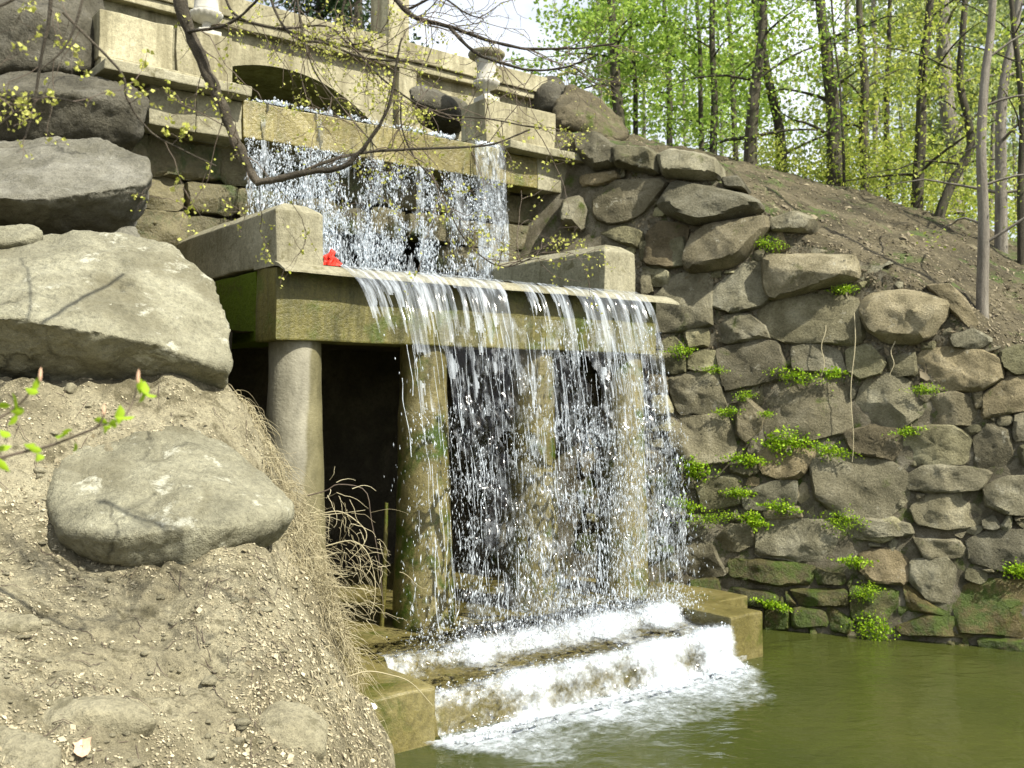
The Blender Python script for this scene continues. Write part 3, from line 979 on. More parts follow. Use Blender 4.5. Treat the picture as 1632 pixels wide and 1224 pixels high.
for l, pr in [
    ([(640, 500), (760, 490), (860, 560), (850, 640), (740, 660), (680, 610)], .26),
    ([(845, 555), (1000, 560), (1055, 600), (1050, 690), (960, 670), (850, 655)], .30),
    ([(1050, 600), (1120, 570), (1250, 590), (1320, 610), (1335, 700), (1200, 712), (1080, 695)], .32),
    ([(680, 690), (850, 670), (860, 710), (750, 740), (680, 735)], .10),
    ([(740, 790), (850, 720), (1050, 710), (1090, 740), (960, 880), (830, 920), (750, 890)], .12),
    ([(1055, 830), (1130, 720), (1250, 740), (1480, 790), (1550, 850), (1400, 900), (1230, 930), (1090, 870)], .34),
    ([(1000, 970), (1060, 910), (1190, 930), (1180, 1080), (1110, 1130), (980, 1110)], .12),
    ([(760, 960), (900, 930), (980, 960), (960, 1040), (860, 1010)], .08),
    ([(600, 810), (680, 790), (710, 850), (690, 950), (610, 940), (580, 880)], .30),
    ([(950, 1130), (1100, 1140), (1100, 1220), (950, 1220)], .08),
    ([(1185, 1060), (1215, 980), (1290, 930), (1560, 890), (1570, 950), (1450, 1090), (1380, 1130), (1210, 1150), (1180, 1120)], .34),
    ([(1350, 700), (1430, 690), (1470, 750), (1370, 750)], .12),
    ([(1580, 900), (1700, 860), (1800, 900), (1760, 960), (1600, 960)], .16),
]:
    ST.append((c3(l), pr, 2))
ST.append((c7([(565, 80), (600, 72), (930, 75), (945, 170), (800, 205), (640, 250), (590, 250), (565, 200)]), .36, 2))
ST.append((c7([(955, 290), (1000, 240), (1120, 215), (1240, 235), (1320, 260), (1310, 320), (1250, 400), (1180, 430), (1060, 420), (990, 370)]), .34, 2))

def chaikin(p, it=2, k=.22):
    p = np.array(p, float)
    for _ in range(it):
        q = np.roll(p, -1, 0)
        p = np.stack([p * (1 - k) + q * k, p * k + q * (1 - k)], 1).reshape(-1, 2)
    return p

def stone_mesh(name, poly, proud, seed, place, grow=1.03, back=.22, res=.07, rnd=(.14, 1), wob=.016, tilt=None, rings=9):
    """a rough quarried stone over an outline in a wall's plane; place(a, b, out) gives its world points"""
    r = np.random.default_rng(seed)
    p = np.array(poly, float)
    if ((p[:, 0] * np.roll(p[:, 1], -1) - np.roll(p[:, 0], -1) * p[:, 1]).sum()) < 0:
        p = p[::-1]
    c = p.mean(0)
    p = c + (p - c) * grow
    base = p.copy()
    p = chaikin(p, rnd[1], rnd[0])
    q = np.vstack([p, p[:1]])
    L = np.concatenate([[0], np.cumsum(np.linalg.norm(np.diff(q, axis=0), axis=1))])
    n = int(max(16, min(40, L[-1] / res)))
    t = np.linspace(0, L[-1], n, endpoint=False)
    p = np.stack([np.interp(t, L, q[:, 0]), np.interp(t, L, q[:, 1])], 1)
    p += np.stack([fbm(np.c_[p * 7, np.full(n, seed)], 2, 3), fbm(np.c_[p * 7, np.full(n, seed + 9.)], 2, 4)], 1) * wob
    c = p.mean(0)
    size = np.sqrt(np.ptp(p[:, 0]) * np.ptp(p[:, 1]))
    ta, tb = tilt if tilt else (r.uniform(-.10, .16), r.uniform(-.24, .03))
    slopes = r.uniform(1.6, 7.0, len(base))
    eb = np.roll(base, -1, 0) - base
    en = np.stack([-eb[:, 1], eb[:, 0]], 1)
    en /= np.linalg.norm(en, axis=1, keepdims=True) + 1e-9
    # a few cleavage planes across the face
    cuts = []
    for _ in range(r.integers(1, 4)):
        a = r.uniform(0, 2 * math.pi)
        cuts.append((math.cos(a), math.sin(a), r.uniform(.10, .42), proud * r.uniform(.95, 1.35)))
    V = []
    ks = [1.0, 1.0, .965, .925] + list(.88 - (np.linspace(0, 1, rings - 3)[1:] ** 1.05) * .80)
    for i, k in enumerate(ks):
        w = c + (p - c) * k
        if i == 0:
            o = np.full(n, -back)
        else:
            d = w - c
            de = np.einsum('ik,jk->ij', w, en) - (base * en).sum(1)[None]
            de = np.maximum(de, 0) * slopes[None] + .015
            o = proud * 1.05 + d[:, 0] * ta + d[:, 1] * tb
            o = np.minimum(o, de.min(1) + proud * .12)
            for ca, sa, sl, h in cuts:
                o = np.minimum(o, h - (d[:, 0] * ca + d[:, 1] * sa) * sl)
            nz = fbm(np.c_[w * 4.5, np.full(n, seed * 1.7)], 4, 5, .62)
            o = o + nz * .017 * min(1.6, size / .45 + .3)
        for (a, b_), o2 in zip(w, o):
            V.append(place(a, b_, o2))
    m = len(ks)
    V.append(np.mean(V[-n:], 0))
    F = [f for i in range(m - 1) for f in [(i * n + j, i * n + (j + 1) % n, (i + 1) * n + (j + 1) % n, (i + 1) * n + j) for j in range(n)]]
    F += [((m - 1) * n + j, (m - 1) * n + (j + 1) % n, m * n) for j in range(n)]
    me = mesh_py(name, V, F, True)
    me.set_sharp_from_angle(angle=R(32))
    return me

for i, (poly, pr, kind) in enumerate(ST):
    sz = [wall_hit(*q) for q in poly]
    cz = np.mean([q[1] for q in sz])
    cs = np.mean([q[0] for q in sz])
    wet = cz < .75 or (cs < -1.1 and cz < 2.0)
    place = lambda a, b_, o: wall_pt(a, b_, o) - W0
    big = kind == 2
    me = stone_mesh('stone', sz, pr, i + 1, place, grow=(1.09 if big else 1.15), back=(.6 if big else .25), rnd=((.14, 1) if big else (.07, 1)), tilt=((.03, -.5) if big and pr > .2 else None), rings=11)
    link('stone', me, M['wall_stone_wet'] if wet else M['wall_stone'], wall)

# small stones packed into the gaps
def seg_dist(pt, poly):
    p = np.array(poly)
    q = np.roll(p, -1, 0)
    e = q - p
    t = np.clip(((pt - p) * e).sum(1) / ((e * e).sum(1) + 1e-12), 0, 1)
    d = np.linalg.norm(pt - (p + t[:, None] * e), axis=1).min()
    x, y = pt
    ins = False
    for a, b_ in zip(p, q):
        if (a[1] > y) != (b_[1] > y) and x < (b_[0] - a[0]) * (y - a[1]) / (b_[1] - a[1]) + a[0]:
            ins = not ins
    return -d if ins else d
polys = [[wall_hit(*q) for q in poly] for poly, pr, kind in ST]
r_ = np.random.default_rng(77)
filled = 0
for _ in range(5200):
    s_ = r_.uniform(-2.6, 4.6)
    z_ = r_.uniform(-.05, np.interp(s_, top_sz[:, 0], top_sz[:, 1]))
    pt = np.array([s_, z_])
    dm = 9
    for pl in polys:
        dm = min(dm, seg_dist(pt, pl))
        if dm < .045:
            break
    if dm < .045:
        continue
    R0 = min(dm * 1.15, .24)
    k = r_.integers(5, 8)
    an = np.sort(r_.uniform(0, 2 * math.pi, k) * .35 + np.linspace(0, 2 * math.pi, k, endpoint=False))
    asp = r_.uniform(.7, 1.5)
    pl = [(s_ + R0 * asp * math.cos(a) * r_.uniform(.8, 1.1), z_ + R0 / asp * math.sin(a) * r_.uniform(.8, 1.1)) for a in an]
    polys.append(pl)
    wet = z_ < .7 or (s_ < -1.1 and z_ < 2.0)
    me = stone_mesh('stone', pl, r_.uniform(.03, .08), 900 + filled, lambda a, b_, o: wall_pt(a, b_, o) - W0, grow=1.1, back=.15, res=.05, rings=6)
    link('stone', me, M['wall_stone_wet'] if wet else M['wall_stone'], wall)
    filled += 1
    if filled > 200:
        break

# ------------------------------------------------------------------ lower weir
weir = tag(sframe('lower_weir'), 'mossy concrete weir on round pillars with water spilling over its lip', 'weir')
rough_box('beam', (0, 5.46), (0, .5), (3.67, 4.41), M['conc_moss'], weir, seed=1)
rough_box('side_beam', (.004, .5), (.503, 2.9), (3.674, 4.41), M['moss_thick'], weir, seed=2)
rough_box('side_beam', (4.96, 5.455), (.503, 2.9), (3.674, 4.41), M['conc_moss'], weir, seed=3)
rough_box('basin_floor', (.503, 4.957), (.503, 2.9), (3.9, 4.2), M['conc_wet'], weir, seed=4)
rough_box('parapet_block', (0, .52), (.01, 2.86), (4.44, 4.985), M['conc'], weir, bevel=.02, top=(.10, .19), seed=5)
rough_box('parapet_block', (4.52, 5.08), (.01, 2.86), (4.44, 4.985), M['conc'], weir, bevel=.02, top=(.10, .19), seed=6)
def apron():
    prof = [(.5, 4.413), (.5, 4.45), (.0, 4.455), (-.10, 4.42), (-.225, 4.355), (-.23, 4.335), (-.10, 4.392), (0, 4.413)]
    xs = np.linspace(-.02, 5.66, 60)
    V = []
    for x in xs:
        for y, z in prof:
            V.append([x, y, z])
    V = np.array(V)
    V += np.stack([fbm(V * 3 + 9 * a, 3, 60 + a) for a in range(3)], 1) * .006
    n = len(prof)
    F = [(i * n + j, i * n + (j + 1) % n, (i + 1) * n + (j + 1) % n, (i + 1) * n + j) for i in range(len(xs) - 1) for j in range(n)]
    F += [tuple(range(n))[::-1], tuple((len(xs) - 1) * n + j for j in range(n))]
    return mesh_py('apron_lip', V, F)
link('apron_lip', apron(), M['conc'], weir)

def pillar(u, mat, seed, v=.33, r0=.365, r1=.265):
    zs = np.linspace(.3, 3.69, 26)
    n = 28
    V = []
    for z in zs:
        k = (z - .3) / 3.39
        r = r0 + (r1 - r0) * k ** .8
        for a in np.linspace(0, 2 * math.pi, n, endpoint=False):
            V.append([u + r * math.cos(a), v + r * math.sin(a), z])
    V = np.array(V)
    d = fbm(V * 2.5, 4, seed) * .012
    cc = np.array([u, v])
    V[:, :2] = cc + (V[:, :2] - cc) * (1 + d[:, None] / .3)
    F = [(i * n + j, i * n + (j + 1) % n, (i + 1) * n + (j + 1) % n, (i + 1) * n + j) for i in range(len(zs) - 1) for j in range(n)]
    return link('pillar', mesh_py('pillar', V, F, True), mat, weir)
def stained_pillar():
    m, nt, out = mat_new('half_wet_pillar_concrete')
    tc = nn(nt, 'ShaderNodeTexCoord')
    sx = nn(nt, 'ShaderNodeSeparateXYZ')
    nt.links.new(tc.outputs['Object'], sx.inputs[0])
    a = nn(nt, 'ShaderNodeMath', operation='MULTIPLY_ADD')   # the stain creeps across towards the foot
    nt.links.new(sx.outputs['Z'], a.inputs[0])
    a.inputs[1].default_value = -.075
    nt.links.new(sx.outputs['X'], a.inputs[2])
    nz = noise(nt, coords(nt, (3, 3, 1.2)), 1.6, 5, .6)
    b_ = nn(nt, 'ShaderNodeMath', operation='MULTIPLY_ADD')
    nt.links.new(nz, b_.inputs[0])
    b_.inputs[1].default_value = .10
    nt.links.new(a.outputs[0], b_.inputs[2])
    mr = nn(nt, 'ShaderNodeMapRange', interpolation_type='SMOOTHSTEP')
    mr.inputs['From Min'].default_value = .175
    mr.inputs['From Max'].default_value = .225
    nt.links.new(b_.outputs[0], mr.inputs['Value'])
    f = noise(nt, coords(nt, (1, 1, .5)), 6, 6, .65)
    dry = ramp(nt, f, [(.3, (.15, .142, .10)), (.7, (.29, .275, .205))])
    wet = ramp(nt, f, [(.3, (.075, .068, .030)), (.7, (.17, .155, .08))])
    c = mix(nt, mr.outputs[0], dry, wet)
    p = nn(nt, 'ShaderNodeBsdfPrincipled')
    nt.links.new(c, p.inputs['Base Color'])
    p.inputs['Roughness'].default_value = .6
    nt.links.new(bump(nt, noise(nt, coords(nt), 30, 4, .6), .35, .02), p.inputs['Normal'])
    nt.links.new(p.outputs[0], out.inputs[0])
    return m
M['pillar_dry'] = stained_pillar()
pillar(.365, M['pillar_dry'], 1)
for i, u in enumerate((1.97, 3.58, 5.15)):
    pillar(u, M['pillar_wet'], 5 + i)
# slim stake standing beside the second pillar
V, F = tube([[1.55, .55, .4], [1.56, .5, 1.1], [1.55, .45, 1.9]], [.03, .028, .02], 7)
o = link('stake', mesh_np('stake', V, F, True), M['conc_moss'])
o.location, o.rotation_euler = tuple(SO), (0, 0, SA)
tag(o, 'slim mossy stake standing in the dark beside the splashed pillar', 'stake')

# cave behind the pillars
cave = tag(sframe('grotto'), 'black hollow behind the pillars under the weir', 'grotto')
def cave_sheet(name, A, B, C, n=(30, 20), amp=.15, seed=0, mat=None):
    A, B, C = map(np.array, (A, B, C))
    s = np.linspace(0, 1, n[0])
    t = np.linspace(0, 1, n[1])
    V = (A[None, None] + s[:, None, None] * (B - A) + t[None, :, None] * (C - A)).reshape(-1, 3)
    nr = np.cross(B - A, C - A)
    nr = nr / np.linalg.norm(nr)
    V = V + nr[None] * (fbm(V * 1.3, 4, seed) * amp)[:, None]
    return link(name, mesh_np(name, V, grid_faces(*n), True), mat or M['cave'], cave)
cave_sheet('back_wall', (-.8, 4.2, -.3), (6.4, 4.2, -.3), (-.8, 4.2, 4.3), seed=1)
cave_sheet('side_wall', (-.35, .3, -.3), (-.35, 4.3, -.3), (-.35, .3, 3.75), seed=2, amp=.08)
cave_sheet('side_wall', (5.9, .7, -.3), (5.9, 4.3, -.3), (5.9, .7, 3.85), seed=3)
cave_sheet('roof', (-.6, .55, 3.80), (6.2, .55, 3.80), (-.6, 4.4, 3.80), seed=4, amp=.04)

# ------------------------------------------------------------------ sill, steps and piers at the foot
sill = tag(sframe('stepped_sill'), 'low concrete sill with one step and end piers at the foot of the falls', 'sill')
rough_box('platform', (-.7, 6.2), (-.92, 4.25), (-.5, .50), M['conc_wet'], sill, seed=11, wear=.02)
rough_box('step', (.60, 4.9), (-1.72, -.90), (-.5, .35), M['conc_wet'], sill, seed=12, wear=.02)
rough_box('pier', (-.6, .68), (-1.86, -.80), (-.5, .52), M['conc_wet'], sill, bevel=.03, seed=13, wear=.015)
rough_box('pier', (4.86, 5.46), (-1.74, -.60), (-.5, .54), M['conc_wet'], sill, bevel=.03, seed=14, wear=.015)

# ------------------------------------------------------------------ upper weir with ledges and pedestals
uw = tag(sframe('upper_weir'), 'upper concrete weir with projecting ledges and vase pedestals', 'weir')
rough_box('beam', (-.42, .15), (2.62, 3.1), (6.34, 6.815), M['conc'], uw, seed=21)
rough_box('beam', (.156, .74), (2.62, 3.1), (6.34, 6.815), M['conc'], uw, seed=22)
rough_box('beam', (.745, 4.80), (2.60, 3.1), (6.36, 6.84), M['ochre'], uw, seed=23)
rough_box('beam', (4.806, 5.55), (2.62, 3.1), (6.34, 6.815), M['ochre'], uw, seed=24)
rough_box('beam', (5.556, 6.34), (2.61, 3.1), (6.34, 6.815), M['conc'], uw, seed=25)
rough_box('ledge', (-1.0, .76), (2.36, 3.5), (6.82, 6.94), M['conc'], uw, seed=26)
rough_box('ledge', (4.83, 6.42), (2.36, 3.5), (6.82, 6.94), M['conc'], uw, seed=27)
rough_box('pedestal_base', (-.95, .70), (2.70, 3.4), (6.943, 7.06), M['conc_warm'], uw, seed=28)
rough_box('pedestal_panel', (-.95, -.09), (2.74, 3.38), (7.062, 7.62), M['conc_warm'], uw, seed=29)
rough_box('pedestal_panel', (-.04, .66), (2.74, 3.38), (7.062, 7.63), M['conc_warm'], uw, seed=30)
rough_box('groove', (-.1, -.03), (2.79, 3.3), (7.062, 7.6), M['conc'], uw, seed=31, bevel=.005)
rough_box('pedestal_base', (4.63, 6.1), (2.70, 3.4), (6.943, 7.06), M['conc_warm'], uw, seed=32)
rough_box('pedestal_panel', (4.64, 6.03), (2.74, 3.38), (7.062, 7.62), M['conc_warm'], uw, seed=33)
# channel bed
rough_box('channel_bed', (.0, 5.4), (3.1, 9.0), (6.3, 6.70), M['conc_wet'], uw, seed=34)

# ------------------------------------------------------------------ stones of the basin's rear wall
bw = tag(sframe('basin_wall'), 'wet stone wall behind the upper falls with a dark opening', 'wall')
def basin_stones():
    r = np.random.default_rng(5)
    zs = [4.1, 4.55, 4.98, 5.42, 5.84, 6.36]
    k = 0
    for a, (z0, z1) in enumerate(zip(zs[:-1], zs[1:])):
        u = -1.5 + r.uniform(0, .3)
        while u < 6.5:
            w = r.uniform(.5, 1.0)
            u1 = min(u + w, 6.7)
            if not (2.0 < (u + u1) / 2 < 4.35 and z1 < 5.6):
                j = lambda: r.uniform(-.05, .05)
                g = .012
                poly = [(u + g + j(), z0 + g + j() * .7), (u1 - g + j(), z0 + g + j() * .7), (u1 - g + j(), z1 - g + j() * .7), (u + g + j(), z1 - g + j() * .7)]
                out = r.uniform(.03, .12)
                place = lambda p, q, o: np.array([p, 3.12 - o, q])
                me = stone_mesh('stone', poly, out, 400 + k, place, grow=1.0, back=.25, rnd=(.08, 1), res=.1)
                link('stone', me, M['basin_stone'], bw)
                k += 1
            u = u1
basin_stones()
# dark recess behind the opening
def recess():
    V, F = [], []
    s = Soup()
    for A, B, C in (((-1.6, 3.22, 4.0), (2.05, 3.22, 4.0), (-1.6, 3.22, 6.4)), ((4.3, 3.22, 4.0), (6.8, 3.22, 4.0), (4.3, 3.22, 6.4)), ((2.0, 3.22, 5.45), (4.35, 3.22, 5.45), (2.0, 3.22, 6.4)),
                    ((2.0, 4.8, 4.0), (4.35, 4.8, 4.0), (2.0, 4.8, 5.6)), ((2.04, 3.2, 4.0), (2.04, 4.8, 4.0), (2.04, 3.2, 5.6)), ((4.31, 3.2, 4.0), (4.31, 4.8, 4.0), (4.31, 3.2, 5.6)),
                    ((2.0, 3.2, 5.5), (4.35, 3.2, 5.5), (2.0, 4.8, 5.5)), ((-.5, 2.8, 4.21), (6, 2.8, 4.21), (-.5, 4.9, 4.21))):
        A, B, C = map(np.array, (A, B, C))
        g = np.linspace(0, 1, 12)
        W = (A[None, None] + g[:, None, None] * (B - A) + g[None, :, None] * (C - A)).reshape(-1, 3)
        W = W + np.stack([fbm(W * 2 + 7 * a, 3, 71 + a) for a in range(3)], 1) * .02
        s.add(W, grid_faces(12, 12))
    return s.mesh('backing', True)
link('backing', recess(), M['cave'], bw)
# earth core left of the upper falls so nothing floats behind the boulders
# ------------------------------------------------------------------ footbridge
br = tag(sframe('arched_bridge'), 'pale concrete bridge with a flat arch and solid parapet over the falls', 'bridge')
def spandrel(y0, y1, u0=-3.0, u1=7.4, z0=6.3, z1=8.74, cu=2.4, cz=5.72, Ra=2.48):
    n = 72
    us = np.linspace(u0, u1, n)
    V, F = [], []
    def zb(u):
        d = Ra * Ra - (u - cu) ** 2
        z = cz + math.sqrt(d) if d > 0 else z0
        return max(z, z0)
    us = sorted(set(list(us) + list(np.linspace(cu - 2.41, cu + 2.41, 60))))
    for u in us:
        b_ = zb(u)
        V += [[u, y0, b_], [u, y0, z1], [u, y1, b_], [u, y1, z1]]
    for i in range(len(us) - 1):
        a = i * 4
        c = a + 4
        F += [(a, c, c + 1, a + 1), (a + 2, a + 3, c + 3, c + 2), (a, a + 2, c + 2, c), (a + 1, c + 1, c + 3, a + 3)]
    F += [(0, 1, 3, 2), (len(V) - 4, len(V) - 2, len(V) - 1, len(V) - 3)]
    return mesh_py('spandrel_wall', V, F)
link('spandrel_wall', spandrel(5.0, 8.6), M['conc_warm'], br)
rough_box('cornice', (-3.1, 7.6), (4.84, 5.25), (8.60, 8.72), M['conc_warm'], br, seed=41)
rough_box('parapet', (-3.1, 4.15), (4.80, 5.2), (8.723, 9.03), M['conc_warm'], br, seed=42, cut=.4)
rough_box('parapet', (4.16, 7.6), (4.79, 5.2), (8.723, 9.03), M['conc_warm'], br, seed=43, cut=.4)
rough_box('parapet', (-3.1, 7.6), (8.3, 8.7), (8.743, 8.98), M['conc_warm'], br, seed=44, cut=.4)
rough_box('pilaster', (4.42, 4.78), (4.86, 5.1), (6.3, 8.598), M['conc_warm'], br, seed=45)
pp = rough_box('lamp_pillar', (4.22, 4.62), (4.86, 5.45), (9.033, 10.6), M['conc_warm'], br, seed=46)
rough_box('wing_wall', (4.8, 6.4), (4.1, 4.4), (6.95, 7.72), M['conc_warm'], br, seed=47)

# ------------------------------------------------------------------ two garden vases
def vase(u, v, z, h, label):
    root = tag(empty('garden_vase', S(u, v, z), SA), label, 'vase', 'white vases on the pedestals')
    def lathe(name, prof, flutes=0, amp=0.0, n=48):
        V = []
        for r, zz in prof:
            for j in range(n):
                a = 2 * math.pi * j / n
                rr = r * (1 + amp * math.cos(a * flutes)) if flutes else r
                V.append([rr * math.cos(a), rr * math.sin(a), zz])
        m = len(prof)
        F = [(i * n + j, i * n + (j + 1) % n, (i + 1) * n + (j + 1) % n, (i + 1) * n + j) for i in range(m - 1) for j in range(n)]
        F += [tuple(range(n))[::-1], tuple((m - 1) * n + j for j in range(n))]
        return link(name, mesh_py(name, V, F, True), M['white'] if name != 'rim' else M['conc'], root)
    rough_box('plinth', (-.14, .14), (-.14, .14), (0, .09), M['white'], root, bevel=.01, wear=.002)
    lathe('foot', [(.10, .088), (.10, .11), (.055, .15), (.05, .19), (.07, .21)])
    lathe('fluted_bowl', [(.07, .205), (.15, .24), (.19, .30), (.19, .33)], 16, .05)
    lathe('body', [(.175, .325), (.15, .37), (.14, .50), (.15, .60), (.18, .66)])
    lathe('rim', [(.18, .655), (.24, .68), (.27, .71), (.27, .75), (.24, .77), (.20, .745), (.15, .70)], 20, .03)
    root.scale = (h / .77,) * 3
    return root
vase(.42, 3.0, 7.63, .80, 'white garden vase on the panelled pedestal, cut off by the top edge')
vase(4.84, 2.98, 7.62, .80, 'white garden vase standing against the sky above the falls')

# ------------------------------------------------------------------ water
def in_s(o):
    o.location, o.rotation_euler = tuple(SO), (0, 0, SA)
    return o

def sheet_water(name, u0, u1, y0, y1, z):
    me = mesh_np(name, np.array([[u0, y0, z], [u1, y0, z], [u1, y1, z], [u0, y1, z]]), np.array([[0, 1, 2, 3]]))
    return in_s(link(name, me, M['pool']))
tag(sheet_water('basin_water', .53, 4.51, -.01, 2.95, 4.463), 'shallow water in the basin between the two concrete blocks', kind='structure')
tag(sheet_water('channel_water', .76, 4.82, 2.62, 9.0, 6.855), 'water flowing out from under the bridge arch', kind='structure')

V0, VZ = .80, .35
def traj(z, v0=V0):
    """outward distance of water falling from the lip, at height z"""
    h = np.maximum(4.355 - z, 0)
    t = (-VZ + np.sqrt(VZ * VZ + 4 * 4.9 * h)) / 9.8
    return .235 + v0 * t

def main_sheet():
    nu, nz = 620, 90
    us = np.linspace(.70, 5.06, nu)
    A = []
    zz = np.concatenate([np.full(8, 0), np.linspace(4.345, 2.35, nz - 8)])
    U = np.repeat(us[:, None], nz, 1)
    K = np.repeat(np.arange(nz)[None], nu, 0)
    k8 = np.clip(K / 8, 0, 1)
    y_ap = .02 - k8 * .255
    z_ap = np.where(y_ap > 0, 4.472, 4.472 + y_ap * .43)
    Z = np.where(K < 8, z_ap, zz[None])
    slant = .95 * np.exp(-np.maximum(U - .74, 0) / .55)
    Y = np.where(K < 8, y_ap, -traj(Z, V0 + slant))
    fall = np.clip(4.47 - Z, 0, 3)
    q = np.stack([U.ravel() * 7, Z.ravel() * .7, np.zeros(U.size)], 1)
    n1 = fbm(q, 4, 90).reshape(U.shape)
    q2 = np.stack([U.ravel() * 22, Z.ravel() * 1.3, np.zeros(U.size)], 1)
    n2 = fbm(q2, 3, 95).reshape(U.shape)
    q3 = np.stack([U.ravel() * 9, Z.ravel() * 5, np.zeros(U.size)], 1)
    n3 = fbm(q3, 3, 99).reshape(U.shape)
    Y = Y + n1 * .02 * np.clip(fall * 4, .1, 1.6) + n2 * .012 + n3 * .02 * np.clip(fall - .4, 0, 1)
    Y = np.where(K < 8, np.minimum(Y, y_ap + .002), Y)
    Z2 = Z + np.where(K < 8, np.abs(n2) * .008 + .006, 0)
    U2 = U + n3 * .015 * np.clip(fall, 0, 1)
    V = np.stack([U2, Y, Z2], -1).reshape(-1, 3)
    F = grid_faces(nu, nz)
    dens = (n1 * .7 + n2 * .5 + n3 * .55 * np.clip(fall - .2, 0, 1)).ravel()
    thr = np.interp(fall.ravel(), [0, .15, .45, .8, 1.2, 1.7, 2.2], [-.75, -.40, -.12, .16, .36, .62, .9])
    # thinner towards the block at the near end
    thr = thr + .45 * np.clip(1 - (U.ravel() - .70) / .5, 0, 1) * np.clip(fall.ravel() * 3, 0, 1) + .5 * np.clip(1 - (U.ravel() - .9) / 1.5, 0, 1) * np.clip(fall.ravel() * 1.2 - .5, 0, 1)
    ok = dens > thr
    keep = ok[F].all(1)
    return mesh_np('falling_sheet', V, F[keep][:, ::-1], True)
fall = tag(sframe('lower_waterfall'), 'curtain of sparkling water falling from the weir lip to the sill', 'waterfall', kind='stuff')
link('falling_sheet', main_sheet(), M['sheet'], fall)

OCT_V = np.array([[1, 0, 0], [-1, 0, 0], [0, 1, 0], [0, -1, 0], [0, 0, 1], [0, 0, -1]], float)
OCT_F = np.array([[0, 2, 4], [2, 1, 4], [1, 3, 4], [3, 0, 4], [2, 0, 5], [1, 2, 5], [3, 1, 5], [0, 3, 5]])
def drops(name, C, rad, stretch, seed, mat, parent):
    r = np.random.default_rng(seed)
    n = len(C)
    s = np.stack([rad * r.uniform(.7, 1.3, n), rad * r.uniform(.7, 1.3, n), rad * stretch], 1)
    V = OCT_V[None] * s[:, None, :]
    tl = r.normal(0, .18, (n, 2))
    V[:, :, 0] += V[:, :, 2] * tl[:, :1]
    V[:, :, 1] += V[:, :, 2] * tl[:, 1:]
    V = (V + C[:, None, :]).reshape(-1, 3)
    F = (OCT_F[None] + (np.arange(n) * 6)[:, None, None]).reshape(-1, 3)
    o = link(name, mesh_np(name, V, F, True), mat, parent)
    return o

def lace(u, z, seed):
    q = np.stack([u * 1.7, z * 1.5, np.full(len(u), 3.3)], 1)
    a = fbm(q, 2, seed)
    b_ = 1 - np.abs(fbm(np.stack([u * 4.5, z * 3.2, np.full(len(u), 1.3)], 1), 2, seed + 5)) * 2.2
    c = fbm(np.stack([u * 9, z * 1.2, np.full(len(u), 5.3)], 1), 2, seed + 9)
    return a * .45 + b_ * .55 + c * .5

def lower_drops(n, seed, zlo, zhi, rmean, cut, spread=1.0, power=1.0):
    r = np.random.default_rng(seed)
    u = r.uniform(.72, 5.06, n)
    z = zlo + (zhi - zlo) * r.random(n) ** power
    L = lace(u, z, 200) + r.normal(0, .35, n)
    thin = 1.0 * np.clip(1 - (u - .72) / 1.7, 0, 1) ** .8
    k = L > cut + thin
    u, z = u[k], z[k]
    n = len(u)
    slant = .95 * np.exp(-np.maximum(u - .74, 0) / .55)
    h = 4.355 - z
    y = -traj(z, V0 + slant * .6) + r.normal(0, 1, n) * (.02 + .028 * h) * spread
    u = u + r.normal(0, 1, n) * .02 * h
    rad = np.clip(rmean * np.exp(r.normal(0, .4, n)), .0022, .014)
    st = 1.3 + np.sqrt(np.maximum(h, .05)) * r.uniform(.8, 3.6, n)
    return np.stack([u, y, z], 1), rad, st
C, rad, st = lower_drops(15000, 1, .75, 4.0, .0048, .38)
drops('droplet_curtain', C, rad, st, 2, M['drop'], fall)
C, rad, st = lower_drops(40000, 3, .5, 3.0, .0035, .17, 1.5, 1.1)
drops('fine_droplets', C, rad, st, 4, M['spray'], fall)

def veil():
    nu, nz = 150, 110
    U, Z = np.meshgrid(np.linspace(1.7, 5.08, nu), np.linspace(4.0, .52, nz), indexing='ij')
    sl = .95 * np.exp(-np.maximum(U - .74, 0) / .55)
    Y = -traj(Z, V0 + sl * .6) + .03
    q = np.stack([U.ravel(), Y.ravel(), Z.ravel()], 1)
    n = fbm(q * np.array([4, 0, 2.5]), 4, 300, .6)
    q[:, 1] += n * .06 * np.clip(4.2 - q[:, 2], 0, 2)
    F = grid_faces(nu, nz)
    keep = (fbm(q * np.array([2.4, 0, 1.6]), 3, 310)[F] > -.35).all(1)
    return mesh_np('torn_veil', q, F[keep][:, ::-1], True)
link('torn_veil', veil(), M['veil'], fall)

# loose strings of water below the lip
def strings(n, seed):
    r = np.random.default_rng(seed)
    s = Soup()
    for i in range(n):
        u = .85 + 4.2 * r.random() ** .8
        z1 = r.uniform(1.2, 4.1)
        ln = r.uniform(.25, .9) * (1.2 if z1 > 3 else .7)
        z = np.linspace(z1, max(z1 - ln, .6), 12)
        vv = V0 + .95 * math.exp(-max(u - .74, 0) / .55) * .6 + r.normal(0, .03)
        y = -traj(z, vv)
        w = r.uniform(.0016, .0045) * (.4 + .6 * np.abs(np.sin(np.linspace(0, r.uniform(5, 14), 12) + r.uniform(0, 6))))
        uu = u + fbm(np.stack([np.full(12, i * 3.7), z * 3, np.zeros(12)], 1), 2, 5) * .03
        s.add(*tube(np.stack([uu, y, z], 1), w, 5))
    return s.mesh('water_strings', True)
link('water_strings', strings(300, 8), M['drop'], fall)

